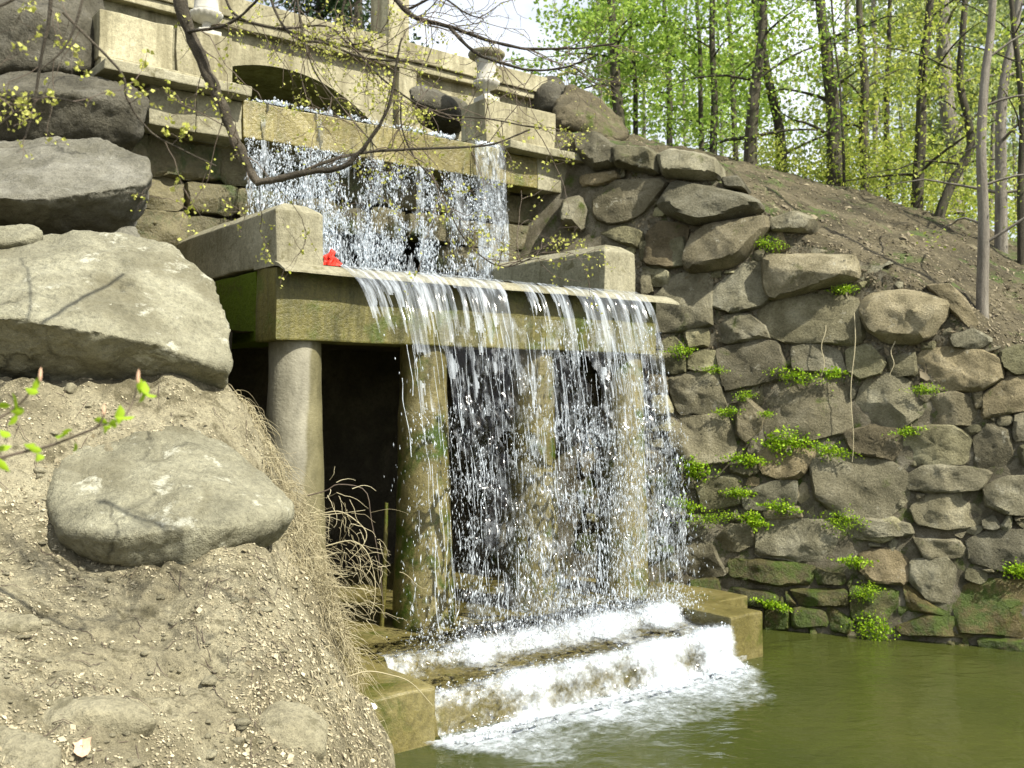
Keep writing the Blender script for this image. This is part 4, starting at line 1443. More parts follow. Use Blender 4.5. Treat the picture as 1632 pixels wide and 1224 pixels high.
# spray where it lands
def splash(n, seed):
    r = np.random.default_rng(seed)
    u = r.uniform(1.1, 5.05, n)
    y = -traj(np.full(n, .5)) + r.normal(0, .22, n)
    z = .50 + np.abs(r.normal(0, .16, n)) + .02
    rad = np.clip(.0055 * np.exp(r.normal(0, .5, n)), .003, .016)
    return np.stack([u, y, z], 1), rad, 1 + np.abs(r.normal(0, .4, n))
C, rad, st = splash(4500, 11)
drops('landing_spray', C, rad, st, 12, M['spray'], fall)

# white water over the step
def cascade(off=0.0, seed=130):
    path = np.array([(-.15, .515), (-.45, .535), (-.75, .56), (-.90, .57), (-.98, .52), (-1.03, .43), (-1.12, .385), (-1.3, .375), (-1.5, .38), (-1.66, .395), (-1.75, .38), (-1.80, .31), (-1.83, .20), (-1.86, .08), (-1.95, .02), (-2.1, .012)])
    L = np.concatenate([[0], np.cumsum(np.linalg.norm(np.diff(path, axis=0), axis=1))])
    t = np.linspace(0, L[-1], 90)
    y = np.interp(t, L, path[:, 0])
    z = np.interp(t, L, path[:, 1])
    us = np.linspace(.70, 4.84, 260)
    U = np.repeat(us[:, None], 90, 1)
    Y = np.repeat(y[None], 260, 0)
    Z = np.repeat(z[None], 260, 0)
    V = np.stack([U, Y, Z], -1).reshape(-1, 3)
    n = fbm(V * np.array([7, 9, 9]), 4, seed, .6)
    V[:, 2] += np.abs(n) * (.03 + off * .6) + off * .75
    V[:, 1] -= np.abs(n) * (.025 + off * .6) + off * .6
    me = mesh_np('step_sheet', V, grid_faces(260, 90)[:, ::-1], True)
    yy = Y.ravel()
    fr = np.interp(-yy, [.15, .55, .80, .92, 1.00, 1.08, 1.25, 1.50, 1.62, 1.72, 1.79, 1.83, 1.87, 1.95, 2.1], [.02, .08, .24, .52, .60, .48, .26, .28, .46, .70, .66, .44, .54, .62, -.8])
    fr = fr + fbm(np.stack([U.ravel() * 2.2, yy * .6, yy * 0], 1), 3, 133) * .22 + .12 * (U.ravel() - 2.7) / 2
    fr = fr - off * 2.2 - 6.0 * np.clip(U.ravel() - 4.74, 0, 1)
    at = me.attributes.new('froth', 'FLOAT', 'POINT')
    at.data.foreach_set('value', fr.astype(np.float32))
    return me
foamy = tag(sframe('white_water'), 'white foaming water tumbling over the step of the sill', 'white water', kind='stuff')
link('step_sheet', cascade(), M['froth'], foamy)
for i_, off in enumerate((.015, .032, .055, .08)):
    link('flying_froth', cascade(off, 500 + i_ * 7), M['froth_haze'], foamy)

def foam_blobs(n, seed):
    r = np.random.default_rng(seed)
    k = r.random(n)
    u = r.uniform(.72, 4.84, n)
    # upper edge, front edge, foot
    y = np.where(k < .28, -.95 + r.normal(0, .07, n), np.where(k < .62, -1.76 + r.normal(0, .045, n), -1.98 + r.normal(0, .10, n)))
    z = np.where(k < .28, .53 + np.abs(r.normal(0, .035, n)), np.where(k < .62, .43 + r.normal(0, .03, n), .02 + np.abs(r.normal(0, .035, n))))
    g = fbm(np.stack([u * 3.5, y * 4, z * 3], 1), 3, 140) + r.normal(0, .3, n)
    m = g > np.where(k < .28, .05, np.where(k < .62, -.35, -.25))
    rad = np.clip(.0075 * np.exp(r.normal(0, .5, n)), .003, .02)
    return np.stack([u, y, z], 1)[m], rad[m], np.ones(m.sum()) * .8
C, rad, st = foam_blobs(3000, 15)
drops('foam_clots', C, rad, st, 16, M['drop'], foamy)

def pool_foam():
    us = np.linspace(.55, 5.1, 150)
    ys = np.linspace(-1.84, -3.3, 60)
    U, Y = np.meshgrid(us, ys, indexing='ij')
    q = np.stack([U.ravel(), Y.ravel(), np.zeros(U.size)], 1)
    n = fbm(q * 5, 4, 150, .6)
    d = -1.84 - Y.ravel()
    V = q.copy()
    V[:, 2] = .008 + np.abs(n) * .035 * np.exp(-d * 2)
    F = grid_faces(150, 60)
    reach = .75 + .3 * fbm(q * np.array([1.5, 0, 0]), 2, 157) + .3 * np.clip(U.ravel() - 4.2, 0, 1)
    fr = np.interp(d / reach, [0, .25, .6, 1.0, 1.8, 2.6], [.92, .72, .50, .36, .22, -.2])
    fr = np.where(U.ravel() < .72, fr - .5 * (.72 - U.ravel()) / .17, fr)
    fr = np.where(U.ravel() > 4.85, fr - .9 * (U.ravel() - 4.85) / .25, fr)
    fr = fr + fbm(q * np.array([1.6, 2.2, 0]), 3, 158) * .16 * np.clip(d * 3, 0, 1)
    fr = fr - np.clip((U.ravel() - (4.75 - .6 * d)) / .55, 0, 2) * np.clip(d * 2.2, 0, 1) - np.clip(((.75 + .35 * d) - U.ravel()) / .5, 0, 2) * np.clip(d * 2, 0, 1) - np.clip(d - 1.0, 0, 1) * 1.2
    me = mesh_np('foam', V, F[:, ::-1], True)
    at = me.attributes.new('froth', 'FLOAT', 'POINT')
    at.data.foreach_set('value', fr.astype(np.float32))
    return me
link('foam', pool_foam(), M['pool_froth'], foamy)

# upper falls
ufall = tag(sframe('upper_waterfall'), 'upper curtain of glittering drops falling from the upper weir into the basin', 'waterfall', kind='stuff')
def strip(name, u0, u1, zt, zb, yfun, nu, nz, seed, thr, mat, amp=.02):
    us = np.linspace(u0, u1, nu)
    zs = np.linspace(zt, zb, nz)
    U, Z = np.meshgrid(us, zs, indexing='ij')
    Y = yfun(Z)
    q = np.stack([U.ravel(), Y.ravel(), Z.ravel()], 1)
    n = fbm(q * np.array([9, 0, 1.4]), 4, seed, .6)
    V = q.copy()
    V[:, 1] -= np.abs(n) * amp + .004
    F = grid_faces(nu, nz)
    keep = (n[F] > np.interp(Z.ravel()[F], [zb, zt], [thr[1], thr[0]])).all(1)
    return link(name, mesh_np(name, V, F[keep][:, ::-1], True), mat, ufall)
strip('film_on_beam', .76, 4.79, 6.87, 6.34, lambda Z: 2.585 - 0 * Z, 300, 24, 160, (.45, .55), M['film'], .012)
strip('water_plume', 4.28, 4.83, 6.90, 4.5, lambda Z: 2.56 - .10 * np.sqrt(np.maximum(6.9 - Z, 0)), 80, 120, 165, (-2, -.1), M['plume'], .05)
strip('torn_sheet', .80, 4.3, 6.345, 4.5, lambda Z: 2.57 - .10 * np.sqrt(np.maximum(6.4 - Z, 0)), 420, 90, 168, (.25, .60), M['plume'], .04)

def upper_drops(n, seed):
    r = np.random.default_rng(seed)
    u = r.uniform(.76, 4.84, n)
    z = r.uniform(4.47, 6.36, n)
    L = lace(u * 1.1, z, 260) + r.normal(0, .35, n) + .7 * fbm(np.stack([u * 3.2, z * .25, u * 0], 1), 3, 280)
    m = L > np.where(z > 6.1, -.05, .04)
    u, z = u[m], z[m]
    n = len(u)
    y = 2.56 - .10 * np.sqrt(np.maximum(6.4 - z, 0)) + r.normal(0, .05, n)
    rad = np.clip(.0058 * np.exp(r.normal(0, .4, n)), .003, .014)
    return np.stack([u, y, z], 1), rad, 1.3 + np.sqrt(np.maximum(6.4 - z, .05)) * r.uniform(.6, 3.2, n)
C, rad, st = upper_drops(40000, 21)
drops('droplet_curtain', C, rad, st, 22, M['drop'], ufall)
def lip_white(n, seed):
    r = np.random.default_rng(seed)
    u = r.uniform(.78, 4.8, n)
    y = r.uniform(2.58, 3.3, n)
    g = fbm(np.stack([u * 4, y * 5, u * 0], 1), 3, 270) + r.normal(0, .25, n)
    m = g > -.1
    z = 6.86 + np.abs(r.normal(0, .03, n))
    return np.stack([u, y, z], 1)[m], np.clip(.018 * np.exp(r.normal(0, .4, n)), .006, .035)[m], np.ones(m.sum())
C, rad, st = lip_white(4200, 25)
drops('broken_water_on_lip', C, rad, st, 26, M['drop'], ufall)

# ------------------------------------------------------------------ trees on the hill
def branchy(pts, rad, seed, s, n_br=7, z0=.25, ln=(1.0, 2.4)):
    """side branches of a trunk; returns the tips' paths"""
    r = np.random.default_rng(seed)
    ends = []
    for i in range(n_br):
        k = r.uniform(z0, .97)
        j = int(k * (len(pts) - 1))
        a = r.uniform(0, 2 * math.pi)
        L = r.uniform(*ln)
        d = np.array([math.cos(a), math.sin(a), r.uniform(.15, .8)])
        d /= np.linalg.norm(d)
        t = np.linspace(0, 1, 7)[:, None]
        path = pts[j] + d * L * t + np.array([0, 0, -.25]) * L * t ** 2 + np.c_[vnoise(np.c_[t * 3, t * 0 + i, t * 0 + seed], 1), vnoise(np.c_[t * 3, t * 0 + i, t * 0 + seed], 2), vnoise(np.c_[t * 3, t * 0 + i, t * 0 + seed], 3)] * .12 * t
        link('limb', mesh_np('limb', *tube(path, np.linspace(max(rad[j] * .32, .012), .006, 7), 5), True), s[0], s[1])
        ends.append(path)
    return ends

def tree(path_px, D, wpx, label, leafmat, n_leaf=1500, leaf=.10, spread=1.6, bark='bark', seed=0, low=.12, name='broadleaf_tree', extra=4.0, n_br=7, base=None, cl=22, group='trees on the hillside'):
    """path_px: (x, y) up the stem in the photo, at depth D; continues upward out of frame"""
    r = np.random.default_rng(seed + 1000)
    pts = [P(x, y, D) for x, y in path_px]
    d = pts[-1] - pts[-2]
    d = d / np.linalg.norm(d)
    pts.append(pts[-1] + (d * .6 + np.array([0, 0, .4])) * extra)
    b0 = pts[0].copy()
    root = tag(empty(name, b0), label, 'tree', group)
    pts = [p - b0 for p in pts]
    pts = [pts[0] - np.array([0, 0, .35])] + pts
    pp = smooth_path(pts, 26)
    H = pp[-1][2]
    rb = wpx * D / FPX / 2
    rad = rb * (1.12 - .62 * np.linspace(0, 1, 26))
    rad[0] *= 1.5
    rad[1] *= 1.22
    pp = pp + np.c_[vnoise(np.c_[pp[:, 2] * .8, np.full(26, seed * 1.), np.zeros(26)], 1), vnoise(np.c_[pp[:, 2] * .8, np.full(26, seed * 1.), np.zeros(26)], 2), np.zeros(26)] * rb * .5
    V, F = tube(pp, rad, 10)
    link('trunk', mesh_np('trunk', V, F, True), M[bark], root)
    ends = branchy(pp, rad, seed, (M[bark], root), n_br, .3)
    if n_leaf:
        ncl = max(4, n_leaf // cl)
        cc = []
        for i in range(ncl):
            if r.random() < .6 and ends:
                e = ends[r.integers(len(ends))]
                c = e[r.integers(2, 7)] + r.normal(0, .3, 3)
            else:
                j = r.uniform(low, 1.0)
                c = pp[int(j * 25)] + np.array([r.normal(0, spread * .55), r.normal(0, spread * .55), r.normal(0, .3)])
            cc.append(c)
        cc = np.array(cc)
        C = np.repeat(cc, cl, 0) + r.normal(0, 1, (ncl * cl, 3)) * np.array([.24, .24, .13])
        C = C[C[:, 2] > .35]
        V, F = leaf_soup(C, leaf * r.uniform(.6, 1.3, len(C)), seed=seed)
        link('crown', mesh_np('crown', V, F), M[leafmat], root)
    return root

def base_depth(x, y, default=20.5):
    h = hill_hit(x, y)
    return float(h[1]) if h is not None else default

TR = [
    # path, depth (None: from the hillside), width px, label, leaf material, leaves, spread, bark
    ([(986, 215), (984, 120), (975, 60), (970, 0)], 22.5, 19, 'ivy clad trunk at the sky gap, nearest the bridge', 'leaf', 2600, 1.0, 'bark'),
    ([(1012, 222), (1010, 120), (1003, 0)], 24, 9, 'thin trunk just right of the ivy clad tree', 'leaf', 1600, 1.6, 'bark'),
    ([(1119, 240), (1117, 120), (1112, 0)], 24, 9, 'thin straight trunk, first of the close pair among bright leaves', 'leaf', 2200, 1.8, 'bark'),
    ([(1139, 243), (1138, 120), (1134, 0)], 23, 13, 'straight grey trunk, second of the close pair among bright leaves', 'leaf', 2200, 1.8, 'bark'),
    ([(1198, 256), (1199, 190), (1206, 110), (1218, 0)], 20.4, 22, 'dark leaning trunk, thickest at the brow of the slope', 'leaf', 2600, 1.6, 'bark'),
    ([(1246, 275), (1240, 200), (1222, 120), (1204, 0)], 22.5, 18, 'trunk leaning left behind the thick dark leaning one', 'leaf_y', 700, .8, 'bark'),
    ([(1324, 278), (1323, 180), (1320, 90), (1314, 0)], 21.2, 25, 'stout straight trunk right of the bright sky gap', 'leaf_y', 500, .7, 'bark'),
    ([(1378, 300), (1376, 180), (1372, 90), (1368, 0)], 22.5, 16, 'mid grey straight trunk after the stout one', 'leaf_y', 2200, 1.6, 'bark'),
    ([(1459, 322), (1464, 200), (1470, 90), (1478, 0)], 20.3, 19, 'dark straight trunk standing at the brow, mid right', 'leaf_y', 1700, 1.4, 'bark'),
    ([(1518, 320), (1514, 180), (1506, 0)], 26, 30, 'broad pale trunk blurred behind the others', 'leaf_hazed', 1800, 1.8, 'bark_pale'),
    ([(1499, 345), (1518, 290), (1545, 235), (1541, 180), (1532, 120), (1540, 0)], None, 16, 'crooked trunk that leans right then bends upright', 'leaf_y', 900, 1.2, 'bark'),
    ([(1565, 497), (1564, 380), (1563, 250), (1570, 120), (1583, 0)], None, 19, 'pale slender trunk standing nearest, low on the slope', 'leaf_y', 420, 1.0, 'bark_pale'),
    ([(1596, 400), (1597, 300), (1598, 190), (1606, 110), (1624, 20)], None, 20, 'grey trunk forking right behind the nearest pale trunk', 'leaf_y', 900, 1.3, 'bark_pale'),
    ([(1630, 420), (1628, 250), (1622, 100), (1612, 0)], None, 12, 'dark trunk at the picture edge', 'leaf_y', 900, 1.3, 'bark'),
    ([(1346, 300), (1344, 220), (1338, 120), (1328, 40)], 20.4, 5, 'thin bent sapling in front of the stout trunk', 'leaf_y', 260, .7, 'bark'),
    ([(1416, 330), (1412, 200), (1418, 60), (1420, 0)], 25, 10, 'slim trunk between the mid grey and the dark straight trunks', 'leaf_y', 2000, 1.7, 'bark'),
    ([(1070, 240), (1066, 120), (1060, 0)], 27, 11, 'slim far trunk in the bright leaves left of the close pair', 'leaf', 2400, 2.0, 'bark'),
    ([(1170, 255), (1166, 120), (1160, 0)], 27, 10, 'slim far trunk between the close pair and the leaning trunk', 'leaf', 2400, 2.0, 'bark'),
    ([(1645, 360), (1650, 180), (1660, 0)], 23, 16, 'leafy tree just beyond the picture edge', 'leaf_y', 1800, 1.8, 'bark'),
]
for i, (pth, D, w, lab, lm, nl, spd, bk) in enumerate(TR):
    if D is None:
        D = base_depth(*pth[0], 17.0)
    tree(pth, D, w, lab, lm, n_leaf=int(nl * (.9 if pth[0][0] > 1230 else 1.2)), leaf=.062 if D < 18 else (.09 if D < 22 else .12), spread=spd, bark=bk, seed=i + 1, low=.08 if nl > 1000 else .3)

# trees behind the bridge and farther back in the wood
FT = [
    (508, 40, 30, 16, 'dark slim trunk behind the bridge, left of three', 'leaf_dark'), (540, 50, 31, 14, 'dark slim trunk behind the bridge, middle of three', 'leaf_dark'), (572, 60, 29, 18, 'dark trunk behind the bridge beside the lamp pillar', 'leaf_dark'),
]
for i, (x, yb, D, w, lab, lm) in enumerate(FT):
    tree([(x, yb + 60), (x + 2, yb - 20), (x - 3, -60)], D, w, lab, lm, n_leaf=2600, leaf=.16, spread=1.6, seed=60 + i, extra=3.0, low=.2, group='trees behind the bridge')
FAR = [(960, 34), (1030, 36), (1095, 34), (1150, 38), (1200, 42), (1350, 36), (1395, 33), (1440, 38), (1485, 34), (1535, 36), (1580, 33), (1620, 38), (1660, 34)]
far_lab = ['behind the ivy clad trunk', 'in the gap right of the ivy clad tree', 'left of the close pair of trunks', 'behind the close pair of trunks', 'left of the bright sky gap', 'behind the stout trunk', 'behind the mid grey trunk',
           'left of the dark straight trunk', 'right of the dark straight trunk', 'behind the crooked trunk', 'behind the nearest pale trunk', 'behind the forking trunk', 'beyond the picture edge']
for i, ((x, D), lb) in enumerate(zip(FAR, far_lab)):
    tree([(x, 330), (x + random.uniform(-6, 6), 150), (x + random.uniform(-14, 14), -20)], D, random.uniform(5, 10), 'hazy far tree ' + lb, 'leaf_hazed' if x > 1300 else 'leaf', n_leaf=(4200 if x > 1300 else 3600), leaf=.19,
         spread=2.3, bark='bark_pale', seed=80 + i, extra=4.0, low=.15, cl=26, group='far trees of the wood')  # pale bark on these far stems stands in for haze

# young growth along the brow of the slope
def undergrowth():
    r = np.random.default_rng(33)
    cc = []
    for i in range(190):
        x = r.uniform(1210, 1660)
        y = np.interp(x, [1210, 1480, 1660], [262, 335, 385]) + r.uniform(-14, 10)
        D = r.uniform(20, 24)
        p = P(x, y, D)
        k = r.uniform(.1, 1.0) if x > 1340 else r.uniform(.05, .45)
        for j in range(3):
            cc.append(p + np.array([r.normal(0, .25), r.normal(0, .25), k * r.uniform(.1, 1.6)]))
    cc = np.array(cc)
    C = np.repeat(cc, 14, 0) + r.normal(0, .14, (len(cc) * 14, 3))
    V, F = leaf_soup(C, .085 * r.uniform(.6, 1.3, len(C)), seed=5)
    return mesh_np('undergrowth', V, F)
tag(link('undergrowth', undergrowth(), M['leaf_y']), 'yellow green young growth along the brow of the slope', 'undergrowth', kind='stuff')

def far_wood():
    r = np.random.default_rng(35)
    n = 1900
    a = r.uniform(-.32, .62, n)
    D = r.uniform(44, 70, n)
    x = a * D
    z = 4.5 + r.random(n) ** 1.15 * 17
    pxx = 816 + a * FPX
    k = np.ones(n, bool)
    k &= ~((pxx > 640) & (pxx < 935))
    k &= ~((pxx > 1255) & (pxx < 1315))
    k &= ~((pxx > 1195) & (pxx < 1235) & (z < 9))
    k &= (r.random(n) < np.where(pxx < 640, .35, np.where(pxx < 1262, .7, 1.0)))
    cc = np.stack([x, D, z], 1)[k]
    C = np.repeat(cc, 40, 0) + r.normal(0, 1, (len(cc) * 40, 3)) * np.array([.75, .75, .5])
    V, F = leaf_soup(C, .26 * r.uniform(.6, 1.3, len(C)), seed=6)
    return mesh_np('far_wood', V, F)
tag(link('far_wood', far_wood(), M['leaf_hazed']), 'far spring wood showing pale green between the trunks', 'wood', kind='stuff')

# ------------------------------------------------------------------ litter and grass on the ground
def litter(bvh, n, region, seed, size, z_up=20, cond=None):
    r = np.random.default_rng(seed)
    C, N = [], []
    tries = 0
    while len(C) < n and tries < n * 4:
        tries += 1
        px, py = r.uniform(region[0], region[2]), r.uniform(region[1], region[3])
        d = Vector(ray(px, py)).normalized()
        loc, nrm, i, dist = bvh.ray_cast(Vector((0, 0, CAMZ)), d)
        if loc is None or (cond and not cond(loc)):
            continue
        C.append(loc)
        N.append(nrm if nrm.z > 0 else -nrm)
    C = np.array([tuple(c) for c in C])
    N = np.array([tuple(c) for c in N])
    n = len(C)
    a = r.normal(size=(n, 3))
    a -= N * (a * N).sum(1, keepdims=True) * .75
    a /= np.linalg.norm(a, axis=1, keepdims=True)
    b_ = np.cross(N, a)
    b_ /= np.linalg.norm(b_, axis=1, keepdims=True)
    s = (size * np.exp(r.normal(0, .45, n))).reshape(n, 1)
    asp = r.uniform(.25, .8, (n, 1))
    lift = N * s * r.uniform(.05, .35, (n, 1))
    C = C + N * .006
    V = np.stack([C - a * s * .5, C + b_ * s * asp * .5 + lift, C + a * s * .5 + lift * .6, C - b_ * s * asp * .5 + lift * .3], 1).reshape(-1, 3)
    k = np.arange(n)[:, None] * 4
    F = np.concatenate([k + np.array([[0, 1, 2]]), k + np.array([[0, 2, 3]])], 1).reshape(-1, 3)
    return mesh_np('leaf_litter', V, F)
tag(link('leaf_litter', litter(bank_bvh, 10000, (-60, 600, 620, 1260), 1, .014, cond=lambda l: l.z > .3 and math.sin(l.x * 5.3 + 2 * math.sin(l.y * 3.7)) * math.sin(l.y * 6.1 + 1.7 * math.sin(l.x * 4.3)) > random.uniform(-.6, .5)), M['litter']), 'crumbled pale dry leaves scattered over the dirt bank', 'leaf litter', kind='stuff')
tag(link('leaf_litter', litter(bank_bvh, 3600, (360, 850, 620, 1260), 2, .017, cond=lambda l: l.z > .2 and random.random() < max(0.0, 1.1 - (float(np.interp(l.y, EDGE[4:11, 1], EDGE[4:11, 0])) - l.x) / 1.0)), M['litter']), 'thick pale dry leaves heaped along the broken bank edge', 'leaf litter', kind='stuff')
tag(link('leaf_litter', litter(hill_bvh, 14000, (1000, 200, 1660, 620), 3, .036, cond=lambda l: l.y > 12.8), M['litter_dark']), 'brown dead leaves scattered over the hillside', 'leaf litter', kind='stuff')

def grass_tuft(n, region, seed, ln, w=.0035):
    r = np.random.default_rng(seed)
    s = Soup()
    cnt = 0
    while cnt < n:
        px, py = r.uniform(region[0], region[2]), r.uniform(region[1], region[3])
        # keep to a band along the edge
        ex = np.interp(py, [690, 800, 905, 1010, 1105, 1224], [430, 482, 522, 566, 600, 600])
        if px > ex + 4 or px < ex - 105:
            cnt += .05
            continue
        D = np.interp(py, [690, 800, 905, 1010, 1105, 1224], [9.2, 8.95, 8.4, 7.8, 7.3, 6.2])
        p = P(px, py, D)
        zz = bank_z(p[None, :2])[0]
        p[2] = max(zz, p[2] - .3)
        L = ln * r.uniform(.3, 1.3)
        az = r.uniform(-1.5, 1.3)
        d = np.array([math.cos(az), math.sin(az), 0])
        t = np.linspace(0, 1, 9)[:, None]
        up = r.uniform(-.1, .95)
        path = p + d * L * t * r.uniform(.2, .8) + np.array([0, 0, 1]) * L * (up * t - (up + r.uniform(.2, 1.1)) * t ** 2)
        cu = np.stack([vnoise(np.c_[t * 3, t * 0 + cnt * 1.7, t * 0 + k_], 5) for k_ in range(3)], 1)
        path = path + cu * L * .16 * t
        s.add(*tube(path, w * r.uniform(.6, 1.4) * np.linspace(1, .35, 9), 3))
        cnt += 1
    return s.mesh('dry_grass')
tag(link('dry_grass', grass_tuft(800, (340, 720, 610, 1010), 4, .36), M['straw']), 'matted dry straw hanging over the bank edge toward the pillars', 'dry grass', kind='stuff')
tag(link('dry_grass', grass_tuft(120, (460, 1010, 620, 1224), 5, .28), M['straw']), 'sparse dry stalks at the lowest broken edge of the bank', 'dry grass', kind='stuff')

def tangle(seed):
    r = np.random.default_rng(seed)
    s = Soup()
    for cx, cy, D, sp, n in ((465, 800, 8.75, .13, 260), (500, 850, 8.45, .15, 360), (528, 915, 8.1, .14, 340), (548, 975, 7.8, .11, 200)):
        c0 = P(cx, cy, D)
        for i in range(n):
            p = c0 + r.normal(0, 1, 3) * np.array([sp, sp, sp * 1.1])
            zz = bank_z(p[None, :2])[0]
            p[2] = min(max(p[2], zz - .02), zz + .25) if zz > .2 else p[2]
            L = r.uniform(.10, .34)
            d = r.normal(0, 1, 3)
            d[2] = d[2] * .6 - .35
            d[0] = abs(d[0]) * .8
            d /= np.linalg.norm(d)
            path = [p]
            for k in range(8):
                d = d + r.normal(0, .2, 3) + np.array([.02, 0, -.10])
                d /= np.linalg.norm(d)
                path.append(path[-1] + d * L / 8)
            s.add(*tube(np.array(path), r.uniform(.002, .004) * np.linspace(1, .45, 9), 3))
    return s.mesh('dry_grass')
tag(link('dry_grass', tangle(44), M['straw']), 'tangled mat of bleached straw where the bank meets the pillars', 'dry grass', kind='stuff')

def sticks(n, seed):
    r = np.random.default_rng(seed)
    s = Soup()
    k = 0
    while k < n:
        h, nr, i, dd = bank_bvh.ray_cast(Vector((0, 0, CAMZ)), Vector(ray(r.uniform(-40, 600), r.uniform(620, 1240))).normalized())
        k += 1
        if h is None or h.z < .3:
            continue
        a = r.uniform(0, 6.28)
        L = r.uniform(.04, .2)
        pts = []
        for t in np.linspace(-.5, .5, 5):
            x, y = h.x + math.cos(a) * L * t, h.y + math.sin(a) * L * t + .01 * math.sin(9 * t)
            pts.append([x, y, bank_z(np.array([[x, y]]))[0] + .008])
        s.add(*tube(np.array(pts), np.linspace(.003, .0015, 5), 4))
    return s.mesh('twig_litter')
tag(link('twig_litter', sticks(260, 45), M['twig']), 'small broken twigs lying about on the dirt bank', 'twigs', kind='stuff')

def clods(n, seed):
    r = np.random.default_rng(seed)
    bm = bmesh.new()
    bmesh.ops.create_icosphere(bm, subdivisions=2, radius=1)
    bv = np.array([v.co for v in bm.verts])
    bf = np.array([[v.index for v in f.verts] for f in bm.faces])
    bm.free()
    s = Soup()
    for k in range(n):
        h, nr, i, dd = bank_bvh.ray_cast(Vector((0, 0, CAMZ)), Vector(ray(r.uniform(-40, 610), 600 + 640 * r.random() ** .8)).normalized())
        if h is None or h.z < .2:
            continue
        sz = .011 * math.exp(r.normal(0, .6))
        d = 1 + .5 * fbm(bv * 1.3 + k * 3.1, 2, 7)
        V = bv * d[:, None] * np.array([1, r.uniform(.6, 1.1), r.uniform(.35, .7)]) * sz
        a = r.uniform(0, 6.28)
        V = V @ np.array([[math.cos(a), math.sin(a), 0], [-math.sin(a), math.cos(a), 0], [0, 0, 1]])
        s.add(V + np.array(h) + np.array([0, 0, sz * .15]), bf)
    return s.mesh('clods')
tag(link('clods', clods(650, 46), M['soil_stone']), 'loose clods and pebbles on the dirt bank', 'pebbles', kind='stuff')

# bramble canes arching out over the water
def cane(px_pts, D0, D1, w, label, mat='straw', group='bramble canes on the bank edge'):
    n = len(px_pts)
    pts = [P(x, y, D0 + (D1 - D0) * i / (n - 1)) for i, (x, y) in enumerate(px_pts)]
    path = smooth_path(pts, 22)
    V, F = tube(path, np.linspace(w, w * .5, 22), 5)
    o = link('bramble_cane', mesh_np('bramble_cane', V, F, True), M[mat])
    tag(o, label, 'cane', group)
cane([(490, 790), (520, 782), (540, 772), (582, 782), (592, 830), (605, 900), (612, 985)], 8.6, 8.6, .006, 'longest cane, bent sharply at its top and hanging to the sill', 'twig')
cane([(500, 822), (540, 815), (570, 832), (584, 850), (578, 870), (556, 893)], 8.6, 8.5, .006, 'cane curling back in a hook in front of the dark hollow')
cane([(520, 870), (560, 862), (585, 880), (597, 920), (597, 955), (590, 980)], 8.3, 8.3, .006, 'cane arching low and ending beside the splashed pillar')
cane([(470, 835), (510, 822), (545, 818), (582, 813)], 8.6, 8.7, .005, 'short straight cane pointing at the pillar')
cane([(500, 930), (540, 935), (570, 938), (596, 943)], 8.1, 8.1, .006, 'pale stiff cane jutting level from the grass')
cane([(550, 1080), (585, 1070), (620, 1075), (655, 1088), (690, 1125)], 7.4, 7.6, .006, 'cane bowed over the corner of the near pier')

# ------------------------------------------------------------------ plants in the joints of the wall
PL = [
    (c7([(230, 455)])[0], 18, 'green clump between small stones beside the end of the weir beam'),
    (c7([(370, 535)])[0], 15, 'small green clump left of the square shouldered grey stone'),
    (c7([(490, 640)])[0], 18, 'green clump above the upright diamond shaped stone'),
    (c7([(418, 705)])[0], 18, 'green clump left of the upright diamond shaped stone'),
    (c7([(575, 715)])[0], 14, 'thin green sprig between the diamond stone and the big square stone'),
    (c7([(690, 560)])[0], 26, 'green tuft on the top edge of the big square stone, nearer the falls'),
    (c7([(845, 550)])[0], 18, 'green tuft on the top edge of the big square stone, farther from the falls'),
    (c7([(1220, 615)])[0], 22, 'green sprig under the long dark oval stone'),
    (c7([(1148, 785)])[0], 16, 'green sprig in the joint right of the round faced stone'),
    (c7([(650, 828)])[0], 34, 'green row along the underside of the big square stone'),
    (c7([(830, 862)])[0], 28, 'green mat right of the pale trapezoid stone'),
    (c7([(490, 900)])[0], 22, 'green mat left of the pale trapezoid stone'),
    (c7([(290, 940)])[0], 30, 'thick green mat beside the falling water at mid height'),
    (c7([(470, 1035)])[0], 20, 'round green clump between two brown stones'),
    (c7([(235, 1085)])[0], 22, 'green clump at the edge of the spray'),
    (c7([(355, 1140)])[0], 34, 'largest bright green mat spilling down beside the spray'),
    (c7([(530, 1150)])[0], 22, 'green clump right of the largest mat'),
    (c7([(640, 1095)])[0], 22, 'green fringe above the long pale low stone'),
    (c7([(890, 1150)])[0], 30, 'green fringe below the scarred bulging stone'),
    (c7([(890, 205)])[0], 22, 'grassy tuft under the long block on the wall top'),
    (c7([(590, 20)])[0], 26, 'grassy tuft on the wall top beside the rounded block'),
    (c9([(875, 250)])[0], 18, 'lone green clump right of the long pale low stone'),
    (c9([(930, 385)])[0], 24, 'green fringe low on the wall above the waterline'),
    (c9([(960, 550)])[0], 34, 'yellow green moss pad at the waterline'),
    (c9([(1600, 290)])[0], 22, 'yellow green sprig at the picture edge above the big low block'),
    (c9([(520, 440)])[0], 20, 'yellow green moss over the corner by the right pier'),
]
